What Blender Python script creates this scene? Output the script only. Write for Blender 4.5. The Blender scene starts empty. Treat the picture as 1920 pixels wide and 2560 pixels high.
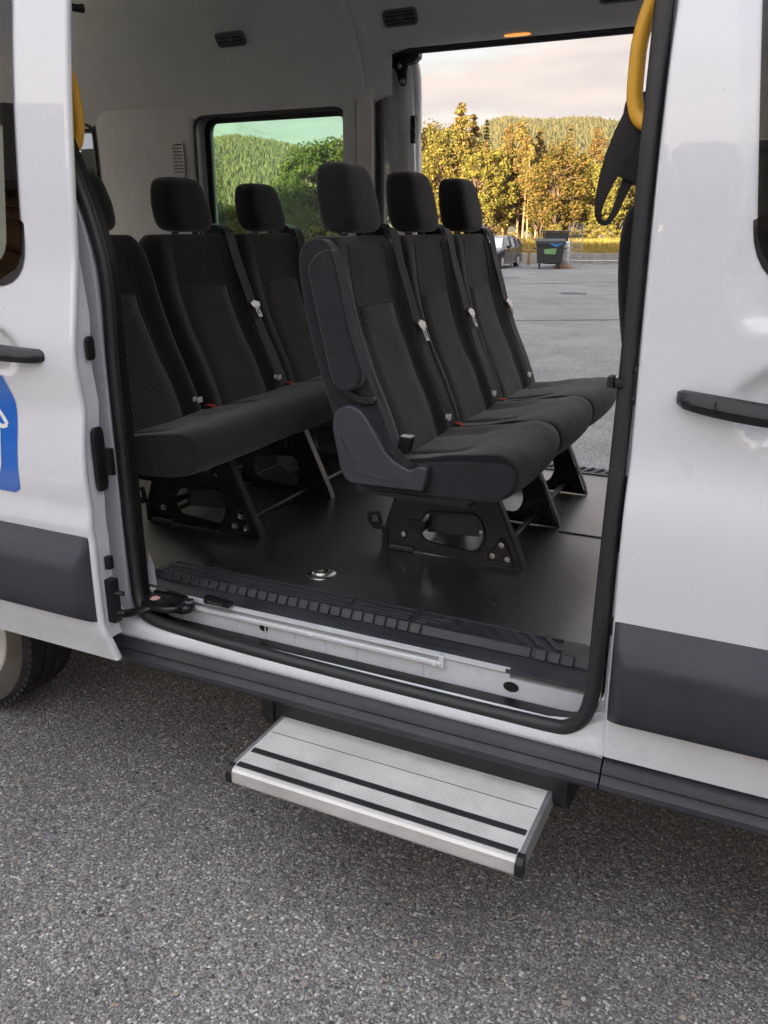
import bpy, bmesh, math, random
from mathutils import Vector, Matrix
random.seed(7)
SC = bpy.context.scene
COL = SC.collection
R = math.radians

# ------------------------------------------------------------------ camera, world, sun, exposure
cam_d = bpy.data.cameras.new('camera'); cam = bpy.data.objects.new('camera', cam_d); COL.objects.link(cam)
cam.location = (1.0301, -1.6277, 1.6008)
cam.rotation_mode = 'XYZ'
cam.rotation_euler = (R(90 - 18.7614), 0.0, R(25.6491))
cam_d.sensor_fit = 'HORIZONTAL'; cam_d.sensor_width = 36.0; cam_d.lens = 36.0 * 2088.94 / 1920.0
cam_d.clip_start = 0.05; cam_d.clip_end = 20000.0
SC.camera = cam
SUN_EL, SUN_AZ = R(7.5), math.atan2(-0.08, -0.997)      # azimuth measured from +Y towards +X
world = bpy.data.worlds.new('World'); SC.world = world; world.use_nodes = True
def build_world():
    nt = world.node_tree; nt.nodes.clear(); N = nt.nodes.new; L = nt.links.new
    out = N('ShaderNodeOutputWorld'); bg = N('ShaderNodeBackground')
    sky = N('ShaderNodeTexSky'); sky.sky_type = 'NISHITA'; sky.sun_disc = False
    sky.sun_elevation = SUN_EL; sky.sun_rotation = SUN_AZ; sky.air_density = 1.0; sky.dust_density = 1.5; sky.ozone_density = 1.0
    tc = N('ShaderNodeTexCoord'); sep = N('ShaderNodeSeparateXYZ'); L(tc.outputs['Generated'], sep.inputs[0])
    # cloud layer: direction projected on a high flat sheet
    zz = N('ShaderNodeMath'); zz.operation = 'MAXIMUM'; L(sep.outputs['Z'], zz.inputs[0]); zz.inputs[1].default_value = 0.0
    za = N('ShaderNodeMath'); za.operation = 'ADD'; L(zz.outputs[0], za.inputs[0]); za.inputs[1].default_value = 0.16
    dx = N('ShaderNodeMath'); dx.operation = 'DIVIDE'; L(sep.outputs['X'], dx.inputs[0]); L(za.outputs[0], dx.inputs[1])
    dy = N('ShaderNodeMath'); dy.operation = 'DIVIDE'; L(sep.outputs['Y'], dy.inputs[0]); L(za.outputs[0], dy.inputs[1])
    cb = N('ShaderNodeCombineXYZ'); L(dx.outputs[0], cb.inputs[0]); L(dy.outputs[0], cb.inputs[1])
    mp = N('ShaderNodeMapping'); L(cb.outputs[0], mp.inputs['Vector']); mp.inputs['Scale'].default_value = (0.75, 1.25, 1.0); mp.inputs['Rotation'].default_value = (0, 0, R(-25))
    nz = N('ShaderNodeTexNoise'); L(mp.outputs[0], nz.inputs['Vector']); nz.inputs['Scale'].default_value = 1.1; nz.inputs['Detail'].default_value = 7; nz.inputs['Roughness'].default_value = 0.58
    cr = N('ShaderNodeValToRGB'); L(nz.outputs['Fac'], cr.inputs[0]); cr.color_ramp.elements[0].position = 0.22; cr.color_ramp.elements[1].position = 0.48
    # broken overhead, closed towards the horizon
    el = N('ShaderNodeMapRange'); L(zz.outputs[0], el.inputs[0]); el.inputs[1].default_value = 0.75; el.inputs[2].default_value = 0.25; el.inputs[3].default_value = 0.93; el.inputs[4].default_value = 0.98
    fac = N('ShaderNodeMath'); fac.operation = 'MULTIPLY'; L(cr.outputs[0], fac.inputs[0]); L(el.outputs[0], fac.inputs[1])
    nz2 = N('ShaderNodeTexNoise'); L(mp.outputs[0], nz2.inputs['Vector']); nz2.inputs['Scale'].default_value = 2.3; nz2.inputs['Detail'].default_value = 6
    cc = N('ShaderNodeValToRGB'); L(nz2.outputs['Fac'], cc.inputs[0])
    cc.color_ramp.elements[0].position = 0.37; cc.color_ramp.elements[0].color = (0.62, 0.53, 0.54, 1)
    cc.color_ramp.elements[1].position = 0.60; cc.color_ramp.elements[1].color = (0.98, 0.79, 0.68, 1)
    sk = N('ShaderNodeMix'); sk.data_type = 'RGBA'; sk.blend_type = 'MULTIPLY'; sk.inputs[0].default_value = 1.0
    L(sky.outputs[0], sk.inputs[6]); sk.inputs[7].default_value = (SKY_K, SKY_K, SKY_K, 1)
    # sky gradation: zenith boosted as fill light, cream low down and bluish high up
    gr = N('ShaderNodeMapRange'); L(zz.outputs[0], gr.inputs[0]); gr.inputs[1].default_value = 0.0; gr.inputs[2].default_value = 1.0; gr.inputs[3].default_value = 1.0; gr.inputs[4].default_value = ZENITH
    tn = N('ShaderNodeValToRGB'); L(zz.outputs[0], tn.inputs[0]); tn.color_ramp.elements[0].position = 0.12; tn.color_ramp.elements[0].color = (1, 1, 1, 1); tn.color_ramp.elements[1].position = 0.65; tn.color_ramp.elements[1].color = (0.80, 1.02, 1.25, 1)
    ct = N('ShaderNodeMix'); ct.data_type = 'RGBA'; ct.blend_type = 'MULTIPLY'; ct.inputs[0].default_value = 1.0; L(cc.outputs[0], ct.inputs[6]); L(tn.outputs[0], ct.inputs[7])
    cs = N('ShaderNodeVectorMath'); cs.operation = 'SCALE'; L(ct.outputs[2], cs.inputs[0]); L(gr.outputs[0], cs.inputs['Scale'])
    cl = N('ShaderNodeMix'); cl.data_type = 'RGBA'; cl.blend_type = 'MULTIPLY'; cl.inputs[0].default_value = 1.0
    L(cs.outputs[0], cl.inputs[6]); cl.inputs[7].default_value = (CLOUD_K, CLOUD_K, CLOUD_K, 1)
    mx = N('ShaderNodeMix'); mx.data_type = 'RGBA'; L(fac.outputs[0], mx.inputs[0]); L(sk.outputs[2], mx.inputs[6]); L(cl.outputs[2], mx.inputs[7])
    L(mx.outputs[2], bg.inputs['Color']); bg.inputs['Strength'].default_value = 0.12
    L(bg.outputs[0], out.inputs[0])
SKY_K, CLOUD_K, ZENITH = 0.4, 0.33, 12.5
build_world()
sun_d = bpy.data.lights.new('sun', 'SUN'); sun = bpy.data.objects.new('sun', sun_d); COL.objects.link(sun)
sun_d.energy = 4.4; sun_d.angle = R(0.5); sun_d.color = (1.0, 0.86, 0.67)
_sd = Vector((math.sin(SUN_AZ) * math.cos(SUN_EL), math.cos(SUN_AZ) * math.cos(SUN_EL), math.sin(SUN_EL)))
sun.rotation_mode = 'QUATERNION'; sun.rotation_quaternion = _sd.to_track_quat('Z', 'Y'); sun.location = _sd * 60
SC.view_settings.view_transform = 'Standard'; SC.view_settings.look = 'None'
SC.view_settings.exposure = 2.75; SC.view_settings.gamma = 1.0; SC.view_settings.use_curve_mapping = False
SC.render.engine = 'CYCLES'
cy = SC.cycles
cy.use_denoising = True; cy.max_bounces = 12; cy.diffuse_bounces = 8; cy.glossy_bounces = 5; cy.transmission_bounces = 6; cy.transparent_max_bounces = 16
cy.volume_bounces = 1; cy.sample_clamp_indirect = 6.0; cy.caustics_reflective = False; cy.caustics_refractive = False
try: cy.denoiser = 'OPENIMAGEDENOISE'
except Exception: pass

# ------------------------------------------------------------------ materials
def srgb(r, g, b):
    f = lambda c: (c / 255.0 / 12.92) if c / 255.0 <= 0.04045 else ((c / 255.0 + 0.055) / 1.055) ** 2.4
    return (f(r), f(g), f(b))
class NT:
    def __init__(s, name):
        s.m = bpy.data.materials.new(name); s.m.use_nodes = True; s.t = s.m.node_tree; s.t.nodes.clear()
        s.out = s.n('OutputMaterial')
    def n(s, kind, **kw):
        nd = s.t.nodes.new('ShaderNode' + kind)
        for k, v in kw.items():
            setattr(nd, k, v)
        return nd
    def l(s, a, b): s.t.links.new(a, b)
    def math(s, op, a, b=None, clamp=False):
        nd = s.n('Math', operation=op); nd.use_clamp = clamp
        for i, x in enumerate((a, b)):
            if x is None: continue
            if isinstance(x, (int, float)): nd.inputs[i].default_value = x
            else: s.l(x, nd.inputs[i])
        return nd.outputs[0]
    def mix(s, fac, a, b, mode='MIX'):
        nd = s.n('Mix', data_type='RGBA', blend_type=mode)
        for i, x in ((0, fac), (6, a), (7, b)):
            if isinstance(x, (int, float)): nd.inputs[i].default_value = x
            elif isinstance(x, tuple): nd.inputs[i].default_value = (x[0], x[1], x[2], 1)
            else: s.l(x, nd.inputs[i])
        return nd.outputs[2]
    def noise(s, vec, scale, detail=3, rough=0.5):
        nd = s.n('TexNoise'); nd.inputs['Scale'].default_value = scale; nd.inputs['Detail'].default_value = detail; nd.inputs['Roughness'].default_value = rough
        if vec is not None: s.l(vec, nd.inputs['Vector'])
        return nd.outputs['Fac']
    def ramp(s, fac, stops):
        nd = s.n('ValToRGB'); e = nd.color_ramp.elements
        while len(e) < len(stops): e.new(0.5)
        for i, (p, c) in enumerate(stops):
            e[i].position = p; e[i].color = (c[0], c[1], c[2], 1) if isinstance(c, tuple) else (c, c, c, 1)
        s.l(fac, nd.inputs[0]); return nd.outputs[0]
    def rng(s, v, a, b, c, d):
        nd = s.n('MapRange'); s.l(v, nd.inputs[0])
        for i, x in enumerate((a, b, c, d)): nd.inputs[i + 1].default_value = x
        return nd.outputs[0]
    def pos(s): return s.n('NewGeometry').outputs['Position']
    def objc(s): return s.n('TexCoord').outputs['Object']
    def bump(s, h, strength=0.3, dist=0.01):
        nd = s.n('Bump'); nd.inputs['Strength'].default_value = strength; nd.inputs['Distance'].default_value = dist; s.l(h, nd.inputs['Height']); return nd.outputs[0]
    def bsdf(s, base, rough=0.5, metal=0.0, normal=None, coat=0.0, coat_rough=0.03, spec=0.5, sheen=0.0, emis=None, emis_s=0.0):
        p = s.n('BsdfPrincipled')
        def put(k, x):
            if isinstance(x, (int, float)): p.inputs[k].default_value = x
            elif isinstance(x, tuple): p.inputs[k].default_value = (x[0], x[1], x[2], 1)
            else: s.l(x, p.inputs[k])
        put('Base Color', base); put('Roughness', rough); put('Metallic', metal); put('Coat Weight', coat); p.inputs['Coat IOR'].default_value = 1.62 if coat >= 1.0 else 1.5; put('Coat Roughness', coat_rough)
        put('Specular IOR Level', spec); put('Sheen Weight', sheen)
        if emis is not None: put('Emission Color', emis); put('Emission Strength', emis_s)
        if normal is not None: s.l(normal, p.inputs['Normal'])
        s.l(p.outputs[0], s.out.inputs[0]); return p

def plain(name, base, rough=0.5, metal=0.0, coat=0.0, var=0.12, vscale=6.0, bump=0.0, bscale=400.0, spec=0.5, sheen=0.0, rvar=0.08, dust=0.0):
    t = NT(name); p = t.pos()
    nz = t.noise(p, vscale, 4, 0.6)
    k = t.rng(nz, 0.3, 0.7, 1.0 - var, 1.0 + var)
    c = t.mix(1.0, base, k, 'MULTIPLY')
    if dust:                                                        # dried road dust, streaky and patchy
        mp = t.n('Mapping'); mp.inputs['Scale'].default_value = (3.0, 3.0, 9.0); t.l(p, mp.inputs['Vector'])
        dn = t.noise(mp.outputs[0], 2.2, 8, 0.72); c = t.mix(t.rng(dn, 0.48, 0.78, 0.0, dust), c, (0.16, 0.145, 0.125))
    r = t.rng(nz, 0.3, 0.7, max(0.02, rough - rvar), min(1.0, rough + rvar))
    nrm = t.bump(t.noise(p, bscale, 2), bump, 0.002) if bump else None
    t.bsdf(c, r, metal, nrm, coat, spec=spec, sheen=sheen)
    return t.m
M = {}
def paint(name, base):
    t = NT(name); p = t.pos()
    peel = t.noise(p, 90.0, 2); dirt = t.noise(p, 3.0, 6, 0.65)
    sep = t.n('SeparateXYZ'); t.l(p, sep.inputs[0])
    low = t.rng(sep.outputs['Z'], 0.35, 0.85, 1.0, 0.0)             # road dust thrown up from below
    fac = t.math('MULTIPLY', t.rng(dirt, 0.42, 0.75, 0.0, 0.55), low, True)
    c = t.mix(fac, base, (0.40, 0.37, 0.33))
    spk = t.n('TexVoronoi'); spk.inputs['Scale'].default_value = 26.0; t.l(p, spk.inputs['Vector'])
    dot = t.rng(spk.outputs['Distance'], 0.018, 0.03, 0.6, 0.0)
    c = t.mix(dot, c, (0.10, 0.09, 0.08))
    t.bsdf(c, t.rng(dirt, 0.3, 0.8, 0.27, 0.29), 0.0, t.bump(peel, 0.008, 0.002), coat=1.0, coat_rough=0.012)
    return t.m
M['paint'] = paint('white_paint', (0.70, 0.725, 0.765))
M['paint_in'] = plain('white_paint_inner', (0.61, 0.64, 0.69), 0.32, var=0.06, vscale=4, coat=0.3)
M['plastic'] = plain('dark_grey_plastic', (0.029, 0.034, 0.045), 0.48, var=0.15, vscale=9, bump=0.25, bscale=800, dust=0.10)
M['clad'] = plain('black_cladding', (0.024, 0.026, 0.033), 0.52, var=0.2, vscale=7, bump=0.2, bscale=600, dust=0.18)
M['rubber'] = plain('seal_rubber', (0.013, 0.0135, 0.0155), 0.50, var=0.2, vscale=12, bump=0.1, bscale=500, spec=0.6)
M['ventgrey'] = plain('grey_vent_plastic', (0.13, 0.125, 0.12), 0.5, var=0.05)
M['black'] = plain('black_steel', (0.007, 0.0075, 0.009), 0.34, var=0.2, vscale=10, spec=0.6)
M['blackp'] = plain('black_trim', (0.008, 0.008, 0.0095), 0.42, var=0.2, vscale=10)
M['trimgrey'] = plain('seat_trim_grey', (0.040, 0.046, 0.055), 0.45, var=0.08, vscale=10, bump=0.15, bscale=900)
M['steel'] = plain('bright_steel', (0.55, 0.54, 0.52), 0.28, 1.0, var=0.12, vscale=40)
M['tongue'] = plain('belt_alloy', (0.50, 0.49, 0.47), 0.35, 0.8)
M['alu'] = plain('aluminium', (0.66, 0.65, 0.63), 0.5, 0.45, var=0.10, vscale=9, dust=0.30)
M['chrome'] = plain('chrome', (0.75, 0.75, 0.75), 0.12, 1.0, var=0.05)
M['yellow'] = plain('yellow_coating', (0.78, 0.42, 0.035), 0.40, var=0.06, vscale=8)
M['red'] = plain('red_plastic', (0.65, 0.05, 0.03), 0.4)
M['white'] = plain('white_plastic', (0.75, 0.75, 0.73), 0.4)
M['darkhole'] = plain('dark_cavity', (0.008, 0.008, 0.008), 0.8)
M['blue'] = plain('blue_vinyl', (0.005, 0.13, 0.56), 0.22, var=0.05, coat=0.8)
M['whitev'] = plain('white_vinyl', (0.80, 0.81, 0.82), 0.25, var=0.04, coat=0.6)
M['wood'] = plain('yellow_plywood', (0.50, 0.36, 0.10), 0.7, var=0.25, vscale=20)
M['steelrim'] = plain('silver_rim', (0.62, 0.60, 0.57), 0.35, 0.3, var=0.1)
def headliner():
    t = NT('headliner_fabric'); p = t.pos()
    c = t.mix(t.rng(t.noise(p, 5, 5), 0.3, 0.7, 0, 1), (0.66, 0.65, 0.635), (0.71, 0.70, 0.685))
    t.bsdf(c, 0.95, 0, t.bump(t.noise(p, 500, 2), 0.25, 0.002), spec=0.15, sheen=0.2)
    return t.m
M['head'] = headliner()
M['trimlight'] = plain('light_grey_trim', (0.66, 0.645, 0.63), 0.6, var=0.06, vscale=5, bump=0.1, bscale=500)
def fabric(name, base, stripes=False):
    t = NT(name); o = t.objc()
    nz = t.noise(o, 18, 5, 0.6); fine = t.noise(o, 900, 2)
    c = t.mix(t.rng(nz, 0.3, 0.7, 0, 1), tuple(x * 0.82 for x in base), tuple(x * 1.18 for x in base))
    h = fine
    if stripes:
        sep = t.n('SeparateXYZ'); t.l(o, sep.inputs[0])
        fr = t.math('FRACT', t.math('MULTIPLY', sep.outputs['Y'], 88.0))
        line = t.math('SUBTRACT', 1.0, t.rng(t.math('ABSOLUTE', t.math('SUBTRACT', fr, 0.5)), 0.10, 0.24, 0.0, 1.0))
        dash = t.rng(t.noise(o, 240, 2), 0.35, 0.6, 0.55, 1.0)
        k = t.math('MULTIPLY', line, dash, True)
        c = t.mix(k, (base[0] * 0.75, base[1] * 0.75, base[2] * 0.75), (0.085, 0.076, 0.068))
        h = t.math('ADD', t.math('MULTIPLY', line, 1.2), fine)
    wr = t.noise(o, 7.0, 4, 0.55); h = t.math('ADD', h, t.math('MULTIPLY', wr, 9.0))
    t.bsdf(c, 0.92, 0, t.bump(h, 0.42, 0.0015), spec=0.2, sheen=0.25)
    return t.m
M['fab'] = fabric('charcoal_seat_fabric', (0.0095, 0.0097, 0.0115))
M['fabside'] = fabric('grey_side_fabric', (0.024, 0.026, 0.0315))
M['stripe'] = fabric('pinstripe_seat_fabric', (0.0115, 0.0112, 0.0115), True)
def webbing():
    t = NT('belt_webbing'); o = t.objc()
    t.bsdf(t.mix(t.noise(o, 60, 3), (0.010, 0.010, 0.011), (0.020, 0.020, 0.020)), 0.62, 0, t.bump(t.noise(o, 700, 1), 0.2, 0.001))
    return t.m
M['web'] = webbing()
def floor_mat():
    t = NT('van_floor_vinyl'); p = t.pos()
    g = t.n('TexVoronoi'); g.inputs['Scale'].default_value = 420.0; t.l(p, g.inputs['Vector'])
    nz = t.noise(p, 3.5, 5, 0.6)
    c = t.mix(t.rng(nz, 0.35, 0.7, 0, 1), (0.010, 0.010, 0.011), (0.022, 0.021, 0.021))
    sc = t.n('TexNoise'); sc.inputs['Scale'].default_value = 9.0; sc.inputs['Detail'].default_value = 9; sc.inputs['Roughness'].default_value = 0.75; t.l(p, sc.inputs['Vector'])
    c = t.mix(t.rng(sc.outputs['Fac'], 0.55, 0.72, 0.0, 0.35), c, (0.075, 0.068, 0.060))
    t.bsdf(c, t.rng(nz, 0.3, 0.7, 0.26, 0.38), 0, t.bump(g.outputs['Distance'], 0.5, 0.0025), spec=0.8, coat=0.75, coat_rough=0.24)
    return t.m
M['floor'] = floor_mat()
def asphalt():
    t = NT('asphalt'); p = t.pos()
    wob = t.n('TexNoise'); wob.inputs['Scale'].default_value = 55.0; t.l(p, wob.inputs['Vector'])
    pv = t.n('VectorMath', operation='MULTIPLY_ADD'); t.l(wob.outputs['Color'], pv.inputs[0]); pv.inputs[1].default_value = (0.010, 0.010, 0.0); t.l(p, pv.inputs[2])
    def layer(sc):
        v = t.n('TexVoronoi', feature='F1'); v.inputs['Scale'].default_value = sc; t.l(pv.outputs[0], v.inputs['Vector']); v.voronoi_dimensions = '2D'
        return v
    v1 = layer(108.0); v2 = layer(235.0); v3 = layer(56.0)
    def val(v):
        s2 = t.n('SeparateColor'); t.l(v.outputs['Color'], s2.inputs[0]); return s2.outputs[0], s2.outputs[1]
    a1, b1 = val(v1); a2, b2 = val(v2); a3, b3 = val(v3)
    tint = t.mix(b1, (1.0, 0.97, 0.93), (0.93, 0.97, 1.0))
    s1 = t.ramp(a1, [(0.0, (0.14, 0.134, 0.128)), (0.45, (0.25, 0.24, 0.232)), (0.75, (0.34, 0.328, 0.318)), (0.90, (0.48, 0.462, 0.445)), (1.0, (0.72, 0.70, 0.67))])
    s2_ = t.ramp(a2, [(0.0, (0.10, 0.096, 0.092)), (0.5, (0.205, 0.197, 0.19)), (0.85, (0.33, 0.32, 0.31)), (1.0, (0.55, 0.53, 0.51))])
    in1 = t.rng(v1.outputs['Distance'], 0.36, 0.50, 1.0, 0.0)
    keep = t.math('MULTIPLY', in1, t.rng(b1, 0.25, 0.35, 0.0, 1.0))
    c = t.mix(keep, s2_, t.mix(1.0, s1, tint, 'MULTIPLY'))
    gap = t.math('MULTIPLY', t.rng(v2.outputs['Distance'], 0.42, 0.6, 0.0, 0.75), t.math('SUBTRACT', 1.0, keep))
    c = t.mix(gap, c, (0.052, 0.050, 0.048))
    in3 = t.math('MULTIPLY', t.rng(v3.outputs['Distance'], 0.20, 0.27, 1.0, 0.0), t.rng(a3, 0.93, 0.94, 0.0, 1.0))
    c = t.mix(in3, c, t.mix(b3, (0.30, 0.27, 0.24), (0.46, 0.45, 0.44)))
    big = t.noise(p, 0.9, 6, 0.65)
    c = t.mix(1.0, c, t.rng(big, 0.3, 0.72, 0.66, 1.26), 'MULTIPLY')
    oil = t.noise(p, 1.7, 5, 0.7); c = t.mix(t.rng(oil, 0.58, 0.72, 0.0, 0.5), c, (0.07, 0.066, 0.062))
    big2 = t.noise(p, 0.12, 4, 0.6)
    c = t.mix(1.0, c, t.rng(big2, 0.35, 0.7, 0.85, 1.15), 'MULTIPLY')
    h = t.math('ADD', t.math('MULTIPLY', keep, 0.9), t.math('MULTIPLY', t.math('SUBTRACT', 0.6, v2.outputs['Distance']), 0.6))
    t.bsdf(c, t.rng(big, 0.3, 0.7, 0.62, 0.80), 0, t.bump(h, 0.75, 0.006), spec=0.45)
    return t.m
M['asphalt'] = asphalt()
def pebble():
    t = NT('pebble_stone'); r = t.n('NewGeometry').outputs['Random Per Island']
    c = t.ramp(r, [(0.0, (0.05, 0.05, 0.05)), (0.3, (0.10, 0.095, 0.09)), (0.6, (0.19, 0.18, 0.17)), (0.82, (0.30, 0.27, 0.24)), (0.93, (0.36, 0.28, 0.21)), (1.0, (0.55, 0.54, 0.52))])
    t.bsdf(c, 0.7, 0, t.bump(t.noise(t.pos(), 300, 3), 0.2, 0.002))
    return t.m
M['pebble'] = pebble()
def concrete():
    t = NT('concrete'); p = t.pos()
    c = t.mix(t.rng(t.noise(p, 1.2, 7, 0.7), 0.3, 0.7, 0, 1), (0.20, 0.19, 0.175), (0.38, 0.36, 0.33))
    t.bsdf(c, 0.9, 0, t.bump(t.noise(p, 30, 4), 0.3, 0.01))
    return t.m
M['concrete'] = concrete()
def leaf(name, cols, trans=0.35):
    t = NT(name); r = t.n('NewGeometry').outputs['Random Per Island']; o = t.n('ObjectInfo').outputs['Random']
    n = len(cols); c = t.ramp(r, [(i / (n - 1), cols[i]) for i in range(n)])
    hsv = t.n('HueSaturation'); t.l(c, hsv.inputs['Color']); t.l(t.rng(o, 0, 1, 0.485, 0.515), hsv.inputs['Hue']); t.l(t.rng(o, 0, 1, 0.8, 1.2), hsv.inputs['Value'])
    d = t.n('BsdfDiffuse'); tr = t.n('BsdfTranslucent'); mx = t.n('MixShader'); mx.inputs[0].default_value = trans
    t.l(hsv.outputs[0], d.inputs[0]); t.l(hsv.outputs[0], tr.inputs[0]); t.l(d.outputs[0], mx.inputs[1]); t.l(tr.outputs[0], mx.inputs[2]); t.l(mx.outputs[0], t.out.inputs[0])
    return t.m
M['leaf_gold'] = leaf('autumn_leaf', [(0.085, 0.088, 0.020), (0.16, 0.14, 0.030), (0.26, 0.19, 0.040), (0.36, 0.235, 0.055)])
M['leaf_green'] = leaf('green_leaf', [(0.035, 0.05, 0.015), (0.065, 0.085, 0.02), (0.10, 0.11, 0.025), (0.16, 0.14, 0.03)])
M['needle'] = leaf('pine_needle', [(0.10, 0.085, 0.025), (0.17, 0.125, 0.032), (0.25, 0.165, 0.045), (0.31, 0.195, 0.055)], 0.15)
M['needle_dark'] = leaf('spruce_needle', [(0.05, 0.055, 0.016), (0.10, 0.09, 0.022), (0.16, 0.125, 0.03)], 0.15)
M['bushleaf'] = leaf('bush_leaf', [(0.07, 0.06, 0.02), (0.14, 0.11, 0.03), (0.22, 0.16, 0.04), (0.30, 0.20, 0.06)])
M['hillneedle'] = leaf('hill_conifer_needle', [(0.07, 0.07, 0.022), (0.10, 0.095, 0.03), (0.14, 0.12, 0.036), (0.18, 0.14, 0.045)], 0.15)
M['bark'] = plain('bark', (0.16, 0.10, 0.06), 0.9, var=0.35, vscale=5)
M['pinebark'] = plain('pine_bark', (0.42, 0.23, 0.12), 0.85, var=0.25, vscale=3)
M['meadow'] = plain('meadow_soil', (0.26, 0.19, 0.06), 0.95, var=0.4, vscale=0.5)
M['grassm'] = leaf('meadow_grass', [(0.16, 0.16, 0.03), (0.28, 0.22, 0.045), (0.40, 0.29, 0.07), (0.45, 0.34, 0.11)], 0.3)
M['hill'] = plain('hill_ground', (0.085, 0.08, 0.03), 0.95, var=0.4, vscale=0.02)
M['rock'] = plain('mountain_rock', (0.10, 0.11, 0.09), 0.95, var=0.3, vscale=0.004)
def glass(name, tint, refl=1.0):
    t = NT(name); tr = t.n('BsdfTransparent'); tr.inputs[0].default_value = (*tint, 1)
    gl = t.n('BsdfGlossy'); gl.inputs['Roughness'].default_value = 0.005
    fr = t.n('Fresnel'); fr.inputs[0].default_value = 1.5
    mx = t.n('MixShader'); t.l(t.math('MULTIPLY', fr.outputs[0], refl), mx.inputs[0]); t.l(tr.outputs[0], mx.inputs[1]); t.l(gl.outputs[0], mx.inputs[2]); t.l(mx.outputs[0], t.out.inputs[0])
    return t.m
M['glass_green'] = glass('green_tinted_glass', (0.77, 0.985, 0.865))
M['glass_dark'] = glass('dark_tinted_glass', (0.035, 0.04, 0.042), 1.5)
M['glass_priv'] = glass('privacy_glass', (0.13, 0.13, 0.135))
M['glass_clear'] = glass('clear_glass', (0.88, 0.92, 0.90))
M['navy'] = plain('navy_car_paint', (0.010, 0.012, 0.025), 0.3, var=0.05, coat=1.0)
M['cargrey'] = plain('pale_car_paint', (0.6, 0.55, 0.55), 0.3, var=0.05, coat=1.0)
M['tyre'] = plain('tyre_rubber', (0.022, 0.021, 0.021), 0.72, var=0.35, vscale=14, bump=0.2, bscale=200)
M['tyreside'] = plain('dusty_tyre_sidewall', (0.085, 0.075, 0.066), 0.8, var=0.3, vscale=10)
M['bin'] = plain('anthracite_bin_plastic', (0.028, 0.029, 0.031), 0.5, var=0.15)
M['bingreen'] = plain('green_sticker', (0.15, 0.33, 0.14), 0.5, var=0.05)
M['binblue'] = plain('blue_cloth', (0.03, 0.15, 0.36), 0.6, var=0.2)
M['galv'] = plain('galvanised_steel', (0.42, 0.43, 0.44), 0.45, 0.8, var=0.15)
M['ibc'] = plain('milky_plastic', (0.62, 0.62, 0.60), 0.5, var=0.12)
M['timber'] = plain('weathered_timber', (0.36, 0.20, 0.09), 0.75, var=0.3, vscale=4)
M['render_wall'] = plain('rendered_wall', (0.55, 0.49, 0.42), 0.9, var=0.12, vscale=0.8)
M['rooftile'] = plain('roof_covering', (0.12, 0.09, 0.08), 0.8, var=0.2, vscale=1.0)
M['bag'] = plain('grey_film', (0.16, 0.155, 0.15), 0.3, var=0.3, vscale=30)
def lens_glow_mat():
    t = NT('amber_lens_glint'); t.bsdf((0.5, 0.2, 0.05), 0.3, emis=(1.0, 0.30, 0.06), emis_s=0.22); return t.m  # low emission imitates a sunset glint on the lens
M['lens_glow'] = lens_glow_mat()

# ------------------------------------------------------------------ mesh helpers
ORIGIN = {}
def org(o):
    v = Vector((0, 0, 0))
    while o is not None:
        v = v + ORIGIN.get(o.name, Vector((0, 0, 0))); o = o.parent
    return v
def interp(tab, z):
    if z <= tab[0][0]: return tab[0][1]
    for (a, fa), (b, fb) in zip(tab, tab[1:]):
        if z <= b: return fa + (fb - fa) * (z - a) / (b - a)
    return tab[-1][1]
def smooth_tab(tab, n=6):
    """Catmull-Rom refinement of a table so that surfaces built from it have no hard kinks."""
    o = []
    for i in range(len(tab) - 1):
        p0 = tab[max(i - 1, 0)]; p1 = tab[i]; p2 = tab[i + 1]; p3 = tab[min(i + 2, len(tab) - 1)]
        for k in range(n):
            u = k / n
            q = [0.5 * ((2 * p1[j]) + (-p0[j] + p2[j]) * u + (2 * p0[j] - 5 * p1[j] + 4 * p2[j] - p3[j]) * u * u + (-p0[j] + 3 * p1[j] - 3 * p2[j] + p3[j]) * u ** 3) for j in range(len(p1))]
            o.append(tuple(q))
    o.append(tuple(tab[-1])); return o
def cat(pts, n=5, closed=False):
    if not closed: return [Vector(p) if len(p) == 3 else p for p in smooth_tab(pts, n)]
    m = len(pts); o = []
    for i in range(m):
        p0, p1, p2, p3 = pts[i - 1], pts[i], pts[(i + 1) % m], pts[(i + 2) % m]
        for k in range(n):
            u = k / n
            q = tuple(0.5 * ((2 * p1[j]) + (-p0[j] + p2[j]) * u + (2 * p0[j] - 5 * p1[j] + 4 * p2[j] - p3[j]) * u * u + (-p0[j] + 3 * p1[j] - 3 * p2[j] + p3[j]) * u ** 3) for j in range(len(p1)))
            o.append(Vector(q) if len(q) == 3 else q)
    return o
def rpoly(pts, r, n=5):
    o = []; m = len(pts)
    for i in range(m):
        p = Vector(pts[i]); a = Vector(pts[i - 1]) - p; b = Vector(pts[(i + 1) % m]) - p
        rr = r[i] if isinstance(r, (list, tuple)) else r
        d = min(rr, a.length * 0.48, b.length * 0.48)
        if d < 1e-5: o.append(tuple(p)); continue
        s = p + a.normalized() * d; e = p + b.normalized() * d
        for k in range(n + 1):
            u = k / n; q = s * (1 - u) ** 2 + p * 2 * u * (1 - u) + e * u * u
            o.append(tuple(q))
    return o
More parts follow.
